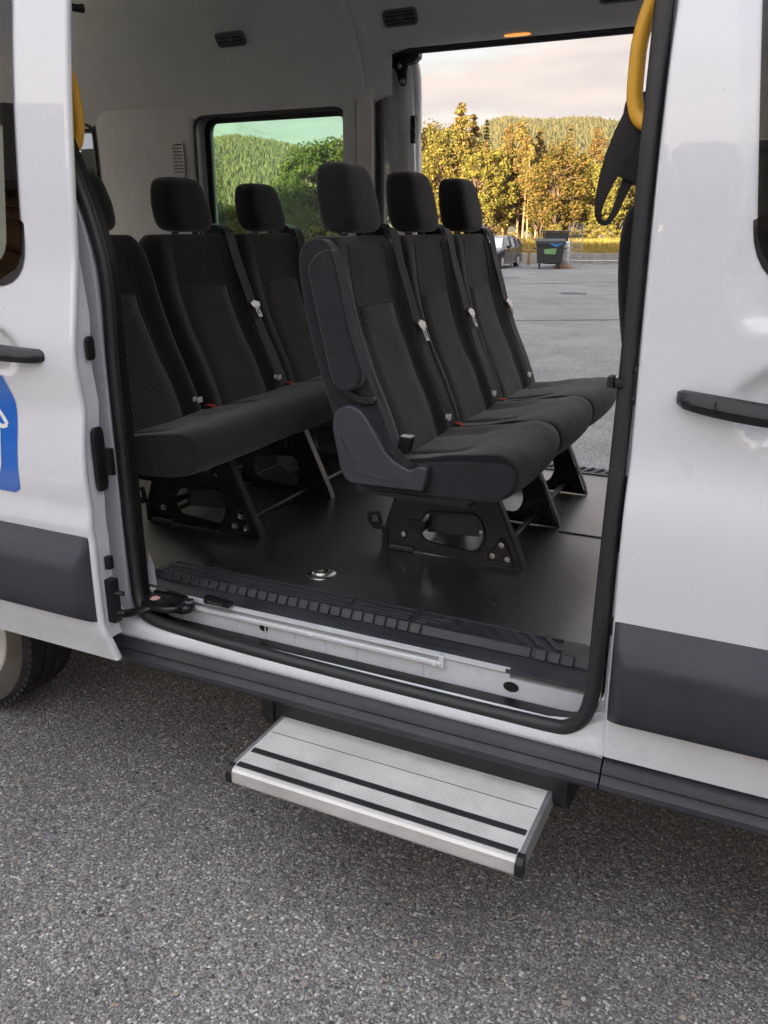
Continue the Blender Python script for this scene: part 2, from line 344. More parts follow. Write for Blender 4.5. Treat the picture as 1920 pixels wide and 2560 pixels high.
class MB:
    def __init__(s): s.v = []; s.f = []
    def add(s, vs, fs):
        n = len(s.v); s.v += [tuple(v) for v in vs]; s.f += [[i + n for i in f] for f in fs]; return s
    def box(s, x0, x1, y0, y1, z0, z1):
        return s.add([(x0, y0, z0), (x1, y0, z0), (x1, y1, z0), (x0, y1, z0), (x0, y0, z1), (x1, y0, z1), (x1, y1, z1), (x0, y1, z1)],
                     [(0, 3, 2, 1), (4, 5, 6, 7), (0, 1, 5, 4), (1, 2, 6, 5), (2, 3, 7, 6), (3, 0, 4, 7)])
    def prism(s, poly, axis, a, b):
        mk = {'x': lambda p, t: (t, p[0], p[1]), 'y': lambda p, t: (p[0], t, p[1]), 'z': lambda p, t: (p[0], p[1], t)}[axis]
        n = len(poly)
        return s.add([mk(p, a) for p in poly] + [mk(p, b) for p in poly], [list(range(n))[::-1], list(range(n, 2 * n))] + [(i, (i + 1) % n, (i + 1) % n + n, i + n) for i in range(n)])
    def loft(s, loops, caps=True, closed=True):
        n = len(loops[0]); vs = [p for l in loops for p in l]; fs = []
        for k in range(len(loops) - 1):
            for i in range(n if closed else n - 1):
                j = (i + 1) % n; fs.append((k * n + i, k * n + j, (k + 1) * n + j, (k + 1) * n + i))
        if caps: fs += [list(range(n))[::-1], [(len(loops) - 1) * n + i for i in range(n)]]
        return s.add(vs, fs)
    def grid(s, rows): return s.loft(rows, False, False)
    def tube(s, path, r, n=10, closed=False, ry=None):
        P = [Vector(p) for p in path]; loops = []; m = len(P); up = None
        for i, p in enumerate(P):
            if closed: t = P[(i + 1) % m] - P[i - 1]
            else: t = P[min(i + 1, m - 1)] - P[max(i - 1, 0)]
            t.normalize()
            if up is None:
                up = Vector((0, 0, 1)) if abs(t.z) < 0.9 else Vector((0, 1, 0))
            b = t.cross(up)
            if b.length < 1e-4: b = t.cross(Vector((1, 0, 0)))
            b.normalize(); up = b.cross(t).normalized()
            ri = r[i] if isinstance(r, (list, tuple)) else r; rj = ri if ry is None else ry
            loops.append([p + b * (ri * math.cos(2 * math.pi * k / n)) + up * (rj * math.sin(2 * math.pi * k / n)) for k in range(n)])
        if closed: loops.append(loops[0]); return s.loft(loops, False)
        return s.loft(loops, True)
    def cyl(s, p0, p1, r, n=12, r1=None): return s.tube([p0, p1], [r, r if r1 is None else r1], n)
    def lathe(s, prof, c, axis='z', n=24):
        c = Vector(c); loops = []
        for k in range(n):
            a = 2 * math.pi * k / n; ca, sa = math.cos(a), math.sin(a)
            loops.append([c + {'z': Vector((r * ca, r * sa, h)), 'y': Vector((r * ca, h, r * sa)), 'x': Vector((h, r * ca, r * sa))}[axis] for r, h in prof])
        loops.append(loops[0]); return s.loft(loops, False, False)
    def ribbon(s, path, wid, th=0.0015, side=(0, 1, 0)):
        P = [Vector(p) for p in path]; loops = []
        for i, p in enumerate(P):
            t = (P[min(i + 1, len(P) - 1)] - P[max(i - 1, 0)]).normalized()
            sd = Vector(side[i] if isinstance(side[0], (list, tuple, Vector)) else side); sd = (sd - t * sd.dot(t)).normalized(); nn = t.cross(sd)
            w = (wid[i] if isinstance(wid, (list, tuple)) else wid) / 2
            loops.append([p + sd * w + nn * th, p - sd * w + nn * th, p - sd * w - nn * th, p + sd * w - nn * th])
        return s.loft(loops, True)
    def plate(s, outer, holes, axis, a, th):
        """flat plate with holes: outline and holes in the plane normal to axis, extruded by th."""
        mk = {'x': lambda p: (a, p[0], p[1]), 'y': lambda p: (p[0], a, p[1]), 'z': lambda p: (p[0], p[1], a)}[axis]
        bm = bmesh.new(); ed = []
        for loop in [outer] + list(holes):
            vs = [bm.verts.new(mk(p)) for p in loop]; ed += [bm.edges.new((vs[i], vs[(i + 1) % len(vs)])) for i in range(len(vs))]
        bmesh.ops.triangle_fill(bm, edges=ed, use_beauty=True, use_dissolve=False)
        bm.verts.index_update(); d = {'x': Vector((th, 0, 0)), 'y': Vector((0, th, 0)), 'z': Vector((0, 0, th))}[axis]
        n = len(bm.verts); vs = [v.co.copy() for v in bm.verts] + [v.co + d for v in bm.verts]
        fs = [[v.index for v in f.verts] for f in bm.faces]; fs += [[i + n for i in f[::-1]] for f in fs]
        for e in bm.edges:
            if len(e.link_faces) == 1: i, j = e.verts[0].index, e.verts[1].index; fs.append((i, j, j + n, i + n))
        bm.free(); return s.add(vs, fs)
    def superq(s, c, sx, sy, sz, e1=0.4, e2=0.4, nu=20, nv=14, fn=None):
        c = Vector(c); pw = lambda x, e: math.copysign(abs(x) ** e, x); loops = []
        for i in range(nv + 1):
            ph = -math.pi / 2 + math.pi * i / nv; cp = max(1e-4, abs(math.cos(ph))) ** e1; sp = pw(math.sin(ph), e1); l = []
            for k in range(nu):
                th = 2 * math.pi * k / nu; q = Vector((sx * cp * pw(math.cos(th), e2), sy * cp * pw(math.sin(th), e2), sz * sp))
                l.append(c + (fn(q) if fn else q))
            loops.append(l)
        return s.loft(loops, True)
    def moved(s, mtx): s.v = [tuple(mtx @ Vector(v)) for v in s.v]; return s
    def data(s, name, m, smooth=None, o=Vector((0, 0, 0))):
        me = bpy.data.meshes.new(name); me.from_pydata([tuple(Vector(v) - o) for v in s.v], [], s.f); me.validate()
        bm = bmesh.new(); bm.from_mesh(me); bmesh.ops.recalc_face_normals(bm, faces=bm.faces); bm.to_mesh(me); bm.free()
        me.materials.append(m if not isinstance(m, str) else M[m])
        if smooth is not None:
            for p in me.polygons: p.use_smooth = True
            if smooth < 179: me.set_sharp_from_angle(angle=R(smooth))
        return me
    def build(s, name, m, parent=None, smooth=None, bevel=0.0, seg=2, sub=0):
        me = s.data(name, m, smooth if not bevel else 180, org(parent))
        o = bpy.data.objects.new(name, me); COL.objects.link(o); o.parent = parent
        if sub:
            md = o.modifiers.new('subsurf', 'SUBSURF'); md.levels = sub; md.render_levels = sub
        if bevel:
            md = o.modifiers.new('bevel', 'BEVEL'); md.width = bevel; md.segments = seg; md.limit_method = 'ANGLE'; md.angle_limit = R(35); md.harden_normals = True
        return o
def thing(name, label, cat_, loc=(0, 0, 0), rotz=0.0, group=None):
    o = bpy.data.objects.new(name, None); COL.objects.link(o); o.location = loc; o.rotation_euler = (0, 0, rotz); o.empty_display_size = 0.1
    ORIGIN[o.name] = Vector(loc) if not rotz else Vector((0, 0, 0))
    o['label'] = label; o['category'] = cat_
    if group: o['group'] = group
    return o
def local_thing(name, label, cat_, loc, rotz=0.0, group=None):
    o = thing(name, label, cat_, loc, rotz, group); ORIGIN[o.name] = Vector((0, 0, 0)); return o
def tag(o, label, cat_, group=None):
    o['label'] = label; o['category'] = cat_
    if group: o['group'] = group
    return o
def copy_tree(o, parent=None, skip=()):
    c = o.copy(); COL.objects.link(c); c.parent = parent
    for ch in list(o.children):
        if ch.name.split('.')[0] in skip: continue
        copy_tree(ch, c, skip)
    return c
def frame(p, ex, ey):
    ex = Vector(ex).normalized(); ey = Vector(ey).normalized(); ez = ex.cross(ey).normalized()
    m = Matrix.Identity(4)
    for i in range(3): m[i][0], m[i][1], m[i][2], m[i][3] = ex[i], ey[i], ez[i], p[i]
    return m
def structure(o): o['kind'] = 'structure'; return o
# ------------------------------------------------------------------ ground and far setting
EX, EY = Vector((0.9014, 0.4329, 0)), Vector((-0.4329, 0.9014, 0))     # along the low wall / away from the van
BASE = Vector((1.03, -1.63, 0))
def wp(a, d, z=0.0): return BASE + EX * a + EY * d + Vector((0, 0, z))
WROT = math.atan2(0.4329, 0.9014)
b = MB(); P = [wp(-160, -140), wp(160, -140), wp(160, 41.4), wp(-160, 41.4)]
b.add(P, [(0, 1, 2, 3)]); structure(b.build('asphalt_yard', 'asphalt'))
# terrain beyond the yard out to the hills
RIDGE = [(-700, 39), (-400, 51), (-300, 45), (-182, 55), (-162, 62), (-141, 67), (-124, 70), (-107, 69), (-72, 63), (-45, 55), (-21, 49), (0, 50), (34, 54), (58, 62), (83, 79), (95, 84), (114, 83), (131, 82), (152, 84), (172, 83), (193, 80), (207, 76), (227, 69), (255, 61), (330, 55), (450, 67), (600, 59), (800, 51)]
RIDGE = smooth_tab(RIDGE, 4)
def terrain_h(a, d):
    r = interp(RIDGE, a); s = (d - 760.0) / (300.0 if d < 760 else 420.0)
    f = max(0.0, 1.0 - abs(s)); f = f * f * (3 - 2 * f)
    return -0.05 + r * f * (1 + 0.05 * math.sin(a * 0.05 + d * 0.03) * (1 - f))
def terrain(name, m, a0, a1, d0, d1, na, nd, fn):
    g = MB(); g.grid([[wp(a0 + (a1 - a0) * i / na, d0 + (d1 - d0) * j / nd, fn(a0 + (a1 - a0) * i / na, d0 + (d1 - d0) * j / nd)) for i in range(na + 1)] for j in range(nd + 1)])
    return structure(g.build(name, m, smooth=60))
terrain('meadow_ground', 'meadow', -700, 700, 41.9, 320, 28, 10, lambda a, d: 0.28 + (0.03 * math.sin(a * 0.11 + d * 0.07)))
terrain('hill_terrain', 'hill', -800, 900, 320, 1300, 110, 60, terrain_h)
def mtn(a, d):
    ridge = [(-3400, 250), (-2200, 330), (-1500, 380), (-1100, 430), (-870, 445), (-827, 446), (-740, 449), (-655, 456), (-645, 461), (-607, 441), (-564, 437), (-526, 421), (-486, 421), (-442, 407), (-350, 389), (-281, 397), (-214, 405), (-100, 395), (100, 330), (300, 260), (600, 150), (1500, 150), (3200, 220)]
    h = interp(ridge, a)
    t = (d - 3300) / 700.0
    prof = max(0.0, min(1.0, t)) if t <= 1 else max(0.0, 1 - (t - 1) * 0.5)
    return (h + 0.03 * h * math.sin(a * 0.021) * math.sin(d * 0.017)) * prof - 2
terrain('far_mountains', 'rock', -3400, 3400, 3300, 5300, 340, 24, mtn)

# low concrete wall round the yard, built in cast lengths
wall = local_thing('concrete_wall', 'low grey concrete wall along the far edge of the parking yard', 'wall', wp(0, 41.6), WROT)
x = -60.0; i = 0
while x < 60:
    L_ = 3.95; g = MB(); g.box(x, x + L_, -0.12, 0.12, -0.05, 0.47 + 0.006 * math.sin(i * 3.1)); g.build('wall_panel', 'concrete', wall, bevel=0.012); x += 4.0; i += 1
# ---- foliage generators (mesh data shared between trees of one build)
def rnd_dir(rg):
    while True:
        v = Vector((rg.uniform(-1, 1), rg.uniform(-1, 1), rg.uniform(-1, 1)))
        if 0.05 < v.length < 1: return v.normalized()
def add_leaf(b, c, nrm, s, rg, asp=0.7):
    t = nrm.cross(rnd_dir(rg))
    if t.length < 1e-3: return
    t.normalize(); u = nrm.cross(t); n = len(b.v)
    for p in (c - t * s, c - u * s * asp + nrm * s * 0.15, c + t * s, c + u * s * asp + nrm * s * 0.15): b.v.append(tuple(p))
    b.f.append([n, n + 1, n + 2, n + 3])
def crown_broad(seed, h, w, base, clumps, per, size):
    rg = random.Random(seed); b = MB(); cs = []
    cz = (h + base) / 2; hz = (h - base) / 2
    while len(cs) < clumps:
        d = rnd_dir(rg); rr = rg.uniform(0.35, 1.0) ** 0.6
        k = 1.0 - 0.35 * max(0, d.z)
        c = Vector((d.x * w * rr * k, d.y * w * rr * k, cz + d.z * hz * rr))
        cs.append((c, rg.uniform(0.5, 1.1) * w * 0.29))
    for c, r in cs:
        for _ in range(per):
            d = rnd_dir(rg); p = c + Vector((d.x, d.y, d.z * 0.75)) * r * (rg.random() ** 0.45)
            nn = (d + rnd_dir(rg) * 0.9 + Vector((0, 0, 0.4))).normalized(); add_leaf(b, p, nn, size * rg.uniform(0.6, 1.3), rg)
    return b, cs
def trunk_broad(seed, h, base, cs, r):
    rg = random.Random(seed + 5); b = MB(); top = h * 0.8
    pts = [Vector((0, 0, -0.3))]; p = Vector((0, 0, 0))
    for i in range(1, 8): pts.append(Vector((rg.uniform(-1, 1) * 0.12 * i * 0.3, rg.uniform(-1, 1) * 0.12 * i * 0.3, top * i / 7)))
    b.tube(pts, [r * (1 - 0.85 * i / 7) for i in range(8)], 7)
    for c, rr in cs[::2]:
        z0 = max(base * 0.5, min(top * 0.9, c.z - rg.uniform(0.6, 1.6))); s = Vector((0, 0, z0)); m = (s + c) / 2 + Vector((0, 0, 0.25)) + rnd_dir(rg) * 0.15
        b.tube([s, m, c], [r * 0.42, r * 0.25, r * 0.06], 5)
    return b
def crown_pine(seed, h, w, base, whorls, per, size):
    rg = random.Random(seed); b = MB(); cs = []
    for i in range(whorls):
        t = i / (whorls - 1); z = base + (h - base) * t
        wr = w * (0.55 + 0.6 * math.sin(math.pi * min(1, t * 0.9 + 0.15))) * (1 - 0.72 * t ** 1.6)
        for k in range(rg.randint(3, 5)):
            a = rg.uniform(0, 6.283); rr = wr * rg.uniform(0.35, 1.0)
            cs.append((Vector((math.cos(a) * rr, math.sin(a) * rr, z + rg.uniform(-0.3, 0.4) + rr * 0.12)), wr * rg.uniform(0.30, 0.5) + 0.16))
    for c, r in cs:
        for _ in range(per):
            d = rnd_dir(rg); p = c + Vector((d.x, d.y, d.z * 0.55)) * r * (rg.random() ** 0.45)
            add_leaf(b, p, (d + Vector((0, 0, 0.7)) + rnd_dir(rg) * 0.7).normalized(), size * rg.uniform(0.6, 1.25), rg, 0.45)
    return b, cs
def trunk_pine(seed, h, cs, r, base):
    rg = random.Random(seed + 9); b = MB(); lean = Vector((rg.uniform(-0.03, 0.03), rg.uniform(-0.03, 0.03), 0))
    pts = [Vector((lean.x * h * i / 7 + rg.uniform(-0.05, 0.05), lean.y * h * i / 7, -0.3 + (h * 0.97 + 0.3) * i / 7)) for i in range(8)]
    b.tube(pts, [r * (1 - 0.80 * i / 7) for i in range(8)], 7)
    for c, rr in cs[::2]:
        b.tube([Vector((lean.x * c.z, lean.y * c.z, c.z - 0.25)), c], [r * 0.25, 0.015], 4)
    for k in range(5):                                             # dead stubs under the crown
        a = rg.uniform(0, 6.28); z = base * rg.uniform(0.5, 1.0); l = rg.uniform(0.3, 0.8)
        b.tube([(lean.x * z, lean.y * z, z), (math.cos(a) * l, math.sin(a) * l, z - 0.1)], [0.03, 0.01], 4)
    return b
def crown_spruce(seed, h, w, layers, size, lowest=0.6, per=30):
    rg = random.Random(seed); b = MB()
    for i in range(layers):
        t = i / (layers - 1); z = lowest + (h - lowest) * t; wr = w * (1 - t) ** 0.85 * rg.uniform(0.8, 1.12) + 0.06
        nb = max(4, int(10 * (1 - t) + 4)); a0 = rg.uniform(0, 6.28)
        for k in range(nb):
            a = a0 + 6.283 * k / nb + rg.uniform(-0.2, 0.2); l = wr * rg.uniform(0.7, 1.1)
            for q in range(max(3, int(per * (1 - t * 0.7) / 4))):
                s = (q + 0.6) / max(3, int(per * (1 - t * 0.7) / 4)); p = Vector((math.cos(a) * l * s, math.sin(a) * l * s, z - 0.28 * l * s * s + rg.uniform(-0.06, 0.06)))
                p += rnd_dir(rg) * 0.12 * l
                add_leaf(b, p, (Vector((math.cos(a) * 0.5, math.sin(a) * 0.5, 0.8)) + rnd_dir(rg) * 0.6).normalized(), size * rg.uniform(0.7, 1.2), rg, 0.4)
    return b
KIND = {}
def kind_broad(key, h, w, base, clumps, per, size, m, r=0.16):
    s = len(KIND) * 13 + 3; c, cs = crown_broad(s, h, w, base, clumps, per, size)
    KIND[key] = (c.data('crown', m), trunk_broad(s, h, base, cs, r).data('trunk', 'bark', 60), h)
def kind_pine(key, h, w, base, wh, per, size, m='needle', r=0.13):
    s = len(KIND) * 13 + 3; c, cs = crown_pine(s, h, w, base, wh, per, size)
    KIND[key] = (c.data('crown', m), trunk_pine(s, h, cs, r, base).data('trunk', 'pinebark', 60), h)
def kind_spruce(key, h, w, layers, size, m, low=0.6, per=30):
    s = len(KIND) * 13 + 3; tb = MB(); tb.tube([(0, 0, -0.3), (0, 0, h * 0.96)], [0.13, 0.02], 7)
    KIND[key] = (crown_spruce(s, h, w, layers, size, low, per).data('crown', m), tb.data('trunk', 'bark', 60), h)
kind_broad('oak', 8.0, 2.5, 1.0, 120, 80, 0.105, 'leaf_gold', 0.2)
kind_broad('oak2', 8.0, 2.0, 0.8, 105, 78, 0.10, 'leaf_gold', 0.17)
kind_broad('bush', 2.4, 1.5, 0.1, 26, 95, 0.11, 'bushleaf', 0.05)
kind_broad('bush2', 2.0, 1.7, 0.05, 26, 95, 0.11, 'leaf_gold', 0.05)
kind_broad('green', 8.0, 2.7, 0.6, 110, 95, 0.12, 'leaf_green', 0.2)
kind_pine('pine', 11.0, 1.7, 5.0, 16, 60, 0.17)
kind_pine('pine2', 11.0, 1.6, 5.9, 14, 60, 0.17, 'needle')
kind_pine('pine3', 11.0, 1.9, 3.6, 19, 58, 0.17, 'needle')
kind_spruce('spruce', 10.0, 1.8, 34, 0.17, 'needle_dark', 0.8, 44)
kind_spruce('spruce2', 10.0, 1.7, 34, 0.17, 'needle', 0.8, 44)
def tree(key, a, d, h, label, group, name='tree', wide=1.0, rot=None, z=0.25):
    cm, tm, h0 = KIND[key]; r = bpy.data.objects.new(name, None); COL.objects.link(r); r.location = wp(a, d, z)
    r.rotation_euler = (0, 0, random.uniform(0, 6.28) if rot is None else rot); k = h / h0; r.scale = (k * wide, k * wide, k)
    for nm, me in (('crown', cm), ('trunk', tm)):
        o = bpy.data.objects.new(nm, me); COL.objects.link(o); o.parent = r
    tag(r, label, 'shrub' if 'bush' in name else 'tree', group); return r
def ua(u, d): return d * (u - 960.0) / 2206.0
def vh(v, d):
    k = (1280.0 - v) / 2088.94; return 1.35 + d * (-0.3216 + 0.9469 * k) / (0.9469 + 0.3216 * k)
GR = 'trees of the wood behind the parking yard'
# the wood as it stands from the gap of the far door to the front seat
for key, u, v, d, wide, lab in [
    ('pine3', 1146, 306, 92, 1.15, 'tallest reddish pine at the end of the wood nearest the open far door'),
    ('pine', 1176, 330, 96, 1.0, 'slim pine just right of the tallest pine in the wood'),
    ('spruce', 1208, 318, 98, 1.25, 'dark spiky spruce top standing between the pines at the left of the wood'),
    ('pine3', 1262, 352, 93, 0.95, 'dull brown pine in the middle of the wood, behind the parked car'),
    ('pine2', 1292, 340, 90, 1.05, 'sunlit pine with long bare orange trunk left of the waste container'),
    ('pine2', 1306, 372, 88, 0.9, 'leaning slender pine with bare trunk just beside the sunlit one'),
    ('pine2', 1318, 392, 87, 0.85, 'third bare trunked pine nearest the waste container'),
    ('spruce', 1366, 352, 104, 1.0, 'dark spruce tip looking over the wood behind the waste container'),
    ('spruce2', 1410, 330, 100, 1.5, 'tall pointed brown spruce above the big oak'),
    ('pine3', 1478, 358, 102, 1.0, 'orange lit conifer standing alone above the right end of the wood'),
    ('oak', 1386, 392, 84, 1.15, 'large golden oak with dark branches above the waste container'),
    ('oak', 1105, 360, 90, 1.0, 'olive broadleaf tree at the far left edge of the wood beside the open door'),
    ('oak2', 1188, 392, 86, 1.0, 'yellow broadleaf tree in front of the pines left of the bare trunks'),
    ('oak2', 1228, 382, 88, 1.05, 'golden broadleaf tree just left of the bare pine trunks'),
    ('oak2', 1432, 400, 86, 1.0, 'yellow broadleaf tree right of the big oak'),
    ('oak', 1500, 432, 85, 1.1, 'low golden broadleaf tree behind the black strap loop'),
    ('pine', 1240, 420, 91, 0.9, 'thin pine with pale trunk over the parked car'),
    ('pine2', 1220, 430, 90, 0.8, 'short thin pine with pale trunk left over the parked car'),
    ('pine2', 1207, 385, 87, 0.8, 'slim pine with a thin pale trunk rising behind the far headrest'),
    ('pine2', 1256, 372, 89, 0.85, 'slim pine with a dull trunk between the parked car and the bare pines'),
    ('pine', 1338, 362, 94, 0.9, 'slim pine top just left of the big oak'),
    ('oak2', 1348, 405, 90, 0.9, 'narrow yellow tree between the bare pines and the big oak')]:
    tree(key, ua(u, d), d, vh(v, d) * (1.10 if 'pine' in key else 1.15 if 'oak' in key else 1.05), lab, GR, wide=wide)
for (u, v, d, key), lab in zip([(1080, 350, 100, 'oak'), (1130, 400, 96, 'oak2'), (1160, 430, 93, 'oak'), (1265, 430, 97, 'oak'), (1335, 440, 96, 'oak2'), (1450, 420, 96, 'oak'), (1545, 400, 99, 'oak2'), (1590, 390, 99, 'oak'), (1640, 380, 97, 'oak2'), (1040, 340, 98, 'oak2'), (1000, 330, 96, 'oak'), (960, 335, 98, 'pine3'), (925, 330, 99, 'oak'), (890, 340, 97, 'oak2'), (1300, 450, 100, 'oak'), (1215, 450, 100, 'oak'), (1395, 440, 100, 'oak2')],
    ['broad golden tree mostly behind the open far door at the left of the wood', 'slim golden tree under the tallest pine above the far headrest', 'low round golden tree between the tallest pine and the yellow broadleaf tree', 'golden tree standing behind the bare trunks of the pines', 'slim golden tree between the bare pine trunks and the big oak, set back', 'broad golden tree behind the low tree beside the strap loop', 'golden tree behind the bottom of the strap at the right of the gap', 'golden tree hidden behind the front seat back', 'slim golden tree furthest right, beyond the front seat', 'golden tree seen only through the slit beside the far door post', 'broad golden tree covered by the far door frame', 'reddish pine covered by the far sliding door', 'golden tree behind the window pillar', 'slim golden tree behind the front headrest', 'low golden tree behind the three bare pine trunks', 'low golden tree behind the roof of the dark blue car', 'low golden tree right behind the lid of the waste container']):
    tree(key, ua(u, d), d, vh(v, d) * 1.15, lab, GR)
for u, v, d, key, lab in [(1190, 556, 76, 'bush', 'greyish round bush behind the roof of the parked car'), (1240, 566, 77, 'bush', 'russet bush behind the rear of the parked car'),
    (1285, 584, 76, 'bush2', 'orange brown bush between the parked car and the waste container'), (1330, 590, 78, 'bush', 'small yellow bush just left of the waste container'),
    (1440, 575, 78, 'bush2', 'yellow bush right of the wire fence panel'), (1480, 560, 79, 'bush', 'bright yellow bush at the edge of the meadow under the strap loop'), (1530, 566, 78, 'bush2', 'yellow bush at the right end of the meadow edge'),
    (1390, 560, 80, 'bush', 'golden bush right behind the waste container'), (1150, 560, 78, 'bush2', 'bush behind the black headrests at the edge of the wood'), (1100, 556, 78, 'bush', 'bush furthest left along the edge of the wood')]:
    tree(key, ua(u, d), d, vh(v, d), lab, 'bushes at the edge of the wood', 'bush', wide=1.25)
# seen through the green rear window
GL = 'trees seen through the tinted rear window'
for key, u, v, d, wide, lab in [
    ('spruce', 553, 412, 60, 1.5, 'conifer with golden lit tip at the left of the tinted window'),
    ('spruce', 598, 462, 63, 1.2, 'small dark conifer beside the golden tipped one'),
    ('green', 770, 348, 45, 1.05, 'big dark green tree with sunlit top at the right of the tinted window'),
    ('green', 835, 335, 46, 1.0, 'leafy green tree behind the front headrest at the window edge'),
    ('green', 745, 420, 43, 0.6, 'lower dark green tree in front of the big window tree'),
    ('green', 905, 345, 47, 1.0, 'green tree just beyond the window by the door pillar')]:
    tree(key, ua(u, d), d, vh(v, d), lab, GL, wide=wide)
for (u, v, d), lab in zip([(500, 485, 58), (640, 490, 60), (690, 480, 57), (540, 500, 52), (600, 505, 53), (665, 505, 50), (470, 480, 60)],
    ['dark green tree at the left edge of the tinted window under the conifer', 'dark green tree right of the rear middle headrest, below the hill', 'dark green tree touching the big window tree on its left', 'nearer dark green tree directly below the golden tipped conifer', 'dark green tree behind the rear headrest in the window', 'nearest dark green tree low in the middle of the tinted window', 'dark green tree cut off by the left frame of the tinted window']):
    tree('green', ua(u, d), d, vh(v, d), lab, GL, wide=1.5)
tree('bush', ua(765, 40), 43.5, vh(545, 43), 'bright yellow green bush at the lower right of the tinted window', 'bushes at the edge of the wood', 'bush', wide=1.1)
# forest on the hills : one mass of small conifers
def hill_forest():
    rg = random.Random(11); b = MB(); n = 0
    while n < 30000:
        a = rg.uniform(-560, 520); d = rg.uniform(400, 800); h0 = terrain_h(a, d)
        if h0 < 3: continue
        u = 960 + 2206 * a / d
        if not (420 < u < 1680): continue
        if 900 < u < 1000: continue
        n += 1; p = wp(a, d, h0 - 0.4); hh = rg.uniform(2.6, 5.0) if rg.random() < 0.85 else rg.uniform(4, 6.5); w = hh * rg.uniform(0.20, 0.34)
        i0 = len(b.v); m = 5; a0 = rg.uniform(0, 6.28); tilt = Vector((rg.uniform(-0.3, 0.3), rg.uniform(-0.3, 0.3), 0))
        for (zf, wf) in ((0.08, 1.0), (0.42, 0.62), (0.72, 0.36)):
            for k in range(m):
                aa = a0 + 6.283 * k / m; ww = w * wf * rg.uniform(0.65, 1.2)
                b.v.append((p.x + math.cos(aa) * ww, p.y + math.sin(aa) * ww, p.z + hh * zf * rg.uniform(0.92, 1.06)))
        b.v.append((p.x + tilt.x, p.y + tilt.y, p.z + hh)); top = len(b.v) - 1
        for L_ in range(2):
            for k in range(m): b.f.append([i0 + L_ * m + k, i0 + L_ * m + (k + 1) % m, i0 + (L_ + 1) * m + (k + 1) % m, i0 + (L_ + 1) * m + k])
        for k in range(m): b.f.append([i0 + 2 * m + k, i0 + 2 * m + (k + 1) % m, top])
    o = b.build('hill_forest', 'hillneedle'); o['kind'] = 'stuff'
hill_forest()
def meadow_grass():
    rg = random.Random(4); b = MB()
    for _ in range(26000):
        d = 42.2 + 34 * rg.random() ** 1.5; a = ua(rg.uniform(1060, 1640), d) if rg.random() < 0.85 else ua(rg.uniform(430, 1060), d); p = wp(a, d, 0.27); h = rg.uniform(0.15, 0.5) * (1.35 if d > 50 else 0.85); w = 0.05; an = rg.uniform(0, 6.28)
        dx, dy = math.cos(an) * w, math.sin(an) * w; lx, ly = rg.uniform(-0.2, 0.2), rg.uniform(-0.2, 0.2); i = len(b.v)
        b.v += [(p.x - dx, p.y - dy, p.z), (p.x + dx, p.y + dy, p.z), (p.x + lx, p.y + ly, p.z + h)]; b.f.append([i, i + 1, i + 2])
    o = b.build('meadow_grass', 'grassm'); o['kind'] = 'stuff'
meadow_grass()
# tar seams and patches in the yard
for pts, w in [([(-6.8, 21.2), (-3.2, 23.8), (0.5, 26.5), (4.5, 29.5)], 0.20), ([(-5.9, 24.2), (-2.0, 25.1), (3.0, 26.0), (8, 27.0)], 0.13), ([(-3.0, 15.2), (1.5, 15.5), (6.0, 15.9)], 0.09), ([(-20, 19), (-12, 19.6), (-5, 20.4)], 0.06)]:
    g = MB(); pp = cat([tuple(wp(a, d, 0.004)) for a, d in pts], 6); rows = []
    for i, p in enumerate(pp):
        t = (pp[min(i + 1, len(pp) - 1)] - pp[max(i - 1, 0)]).normalized(); s = Vector((-t.y, t.x, 0)) * w * (0.8 + 0.5 * math.sin(i * 2.3))
        rows.append([p - s, p + s])
    structure(g.grid(rows).build('tar_seam', 'clad'))
# drain cover in the yard
dr = local_thing('drain_cover', 'small round dark drain cover set in the yard beyond the far door', 'drain cover', wp(4.9, 22.3, 0.0), WROT)
g = MB(); g.lathe([(0, .012), (.28, .012), (.30, .010), (.34, .010), (.35, -.01)], (0, 0, 0), 'z', 24); g.build('cover', 'clad', dr, smooth=40)
g = MB(); g.lathe([(.285, .0125), (.295, .0125)], (0, 0, 0), 'z', 24); g.build('cover_joint', 'darkhole', dr)
